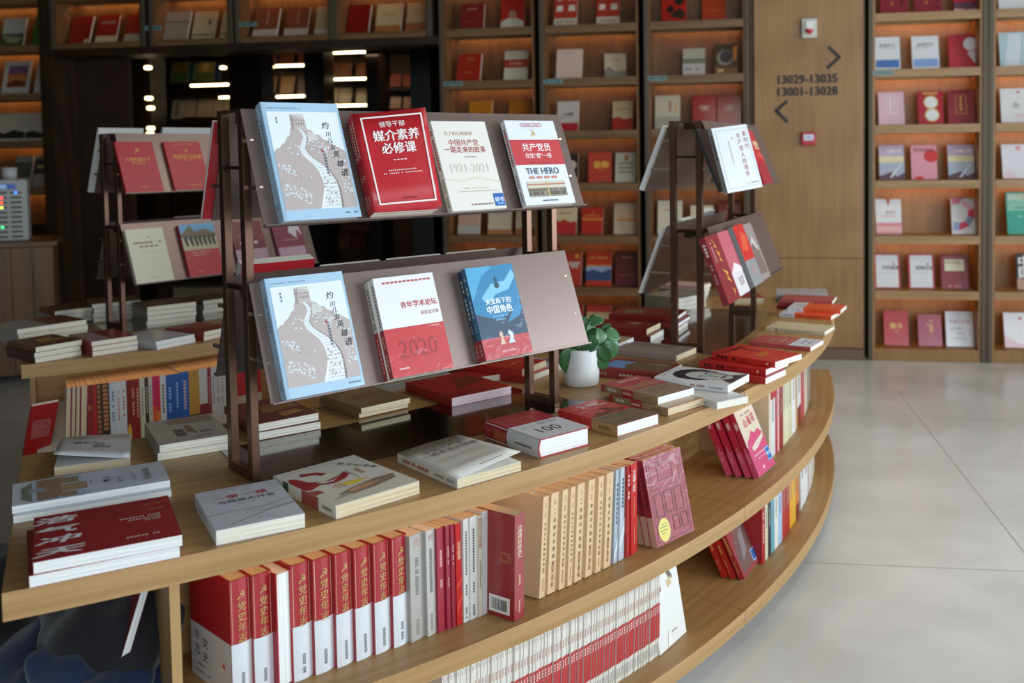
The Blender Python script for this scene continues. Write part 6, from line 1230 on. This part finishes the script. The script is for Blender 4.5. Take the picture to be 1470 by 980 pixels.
def cloth_mat(name, c, c2):
    m = bpy.data.materials.new(name); m.use_nodes = True; N = m.node_tree; b = N.nodes['Principled BSDF']
    tc = N.nodes.new('ShaderNodeTexCoord'); nz = N.nodes.new('ShaderNodeTexNoise'); nz.inputs['Scale'].default_value = 260
    mx = N.nodes.new('ShaderNodeMixRGB'); mx.inputs[1].default_value = (*lin(c), 1); mx.inputs[2].default_value = (*lin(c2), 1)
    bp = N.nodes.new('ShaderNodeBump'); bp.inputs['Strength'].default_value = .3; bp.inputs['Distance'].default_value = .002
    N.links.new(tc.outputs['Object'], nz.inputs['Vector']); N.links.new(nz.outputs['Fac'], mx.inputs[0]); N.links.new(mx.outputs[0], b.inputs['Base Color']); N.links.new(nz.outputs['Fac'], bp.inputs['Height']); N.links.new(bp.outputs[0], b.inputs['Normal'])
    b.inputs['Roughness'].default_value = .9; b.inputs['Sheen Weight'].default_value = .3
    return m
NAVY = cloth_mat('navy_cloth', '#0e1c3c', '#15294e'); BLK = cloth_mat('black_cloth', '#0c0c10', '#16161b')
# low stool carrying a folded navy coat, tucked under the overhang
cl = at(118, 965, .45); cl.z = 0
st = empty('stool', loc=cl, rotz=radians(-52)); tag(st, 'low dark stool under the near end of the table, hidden by the navy coat', 'stool')
V, F = boxvf(-.17, -.14, .27, .17, .14, .30); bevel(mesh_obj('seat', (V, F), mat('#1c1713', .6), st), .006)
for sx in (-1, 1):
    for sy in (-1, 1):
        V, F = boxvf(sx * .15 - .012, sy * .12 - .012, 0, sx * .15 + .012, sy * .12 + .012, .27); mesh_obj('leg', (V, F), mat('#1c1713', .6), st)
co = empty('coat', loc=cl + Vector((0, 0, .3005)), rotz=radians(-40)); tag(co, 'navy blue coat bundled under the near end of the table', 'coat')
bd = blob('body', None, (.185, .13, .10), NAVY, 2.0, .034, co, fr=8)
sl = blob('sleeve', None, (.12, .055, .05), NAVY, 5.0, .022, co, n=30, fr=10); sl.location = (.06, -.03, .13); sl.rotation_euler = (.1, .25, .5)
cf = blob('shade_filler', None, (.19, .12, .085), BLK, 7.0, .03, co, n=40, fr=9); cf.location = (-.03, .08, .13); cf.rotation_euler = (0, -.2, -.4)  # black top of the coat, enlarged to stand in for shade under the tabletop
bl_ = at(2, 938, 0); bl_.z = 0
bg2 = empty('bag', loc=bl_ + Vector((-.07, .1, 0))); tag(bg2, 'black soft bag with gold embroidery standing on the floor at the left edge', 'bag')
blob('body', None, (.15, .12, .14), BLK, 4.0, .012, bg2)
gm = mat('#8a6a3a', .4, metal=.4); rn = random.Random(5)
V = []; F = []
em = empty('cap', loc=cl + Vector((-.235, .03, .0))); 
COL.objects.unlink(em); bpy.data.objects.remove(em)
def tube(P, r, V, F, k=5):
    n0 = len(V)
    for i, p in enumerate(P):
        d = (P[min(i + 1, len(P) - 1)] - P[max(i - 1, 0)]).normalized(); a = d.orthogonal().normalized(); b = d.cross(a)
        for j in range(k): V.append(p + a * cos(2 * pi * j / k) * r + b * sin(2 * pi * j / k) * r)
    for i in range(len(P) - 1):
        for j in range(k): F.append((n0 + i * k + j, n0 + i * k + (j + 1) % k, n0 + (i + 1) * k + (j + 1) % k, n0 + (i + 1) * k + j))
for q in range(9):
    P = []; x = rn.uniform(-.05, .05)
    for i in range(12):
        f = i / 11; P.append(Vector((-.15 + .05 * sin(f * 5 + q) * .6 + x * .6, -.155 + .012 * cos(q), .12 + f * .07 + .012 * sin(f * 9 + q * 2))))
    tube(P, .0016, V, F)
mesh_obj('embroidery', (V, F), gm, co)
# book leaning against the end panel behind the coat
tl = tan_(-59.4); ey = (UP * .93 + tl * .30).normalized(); ex = rad(-59.4)
book('white paged book with a red cover leaning in the dark gap beside the end panel', pol(3.99, -59.75, .47) - ex * .15, ex, ey, .15, .23, .014, cover='#7c1c20', pages=PAGEW)
face_out('plain white cover leaning between the red one and the cream row, inner table', (53, 651), (73, 649), (70, 560), ZMB, .01, W=.09, H=.236, cover='#b8b2a6')
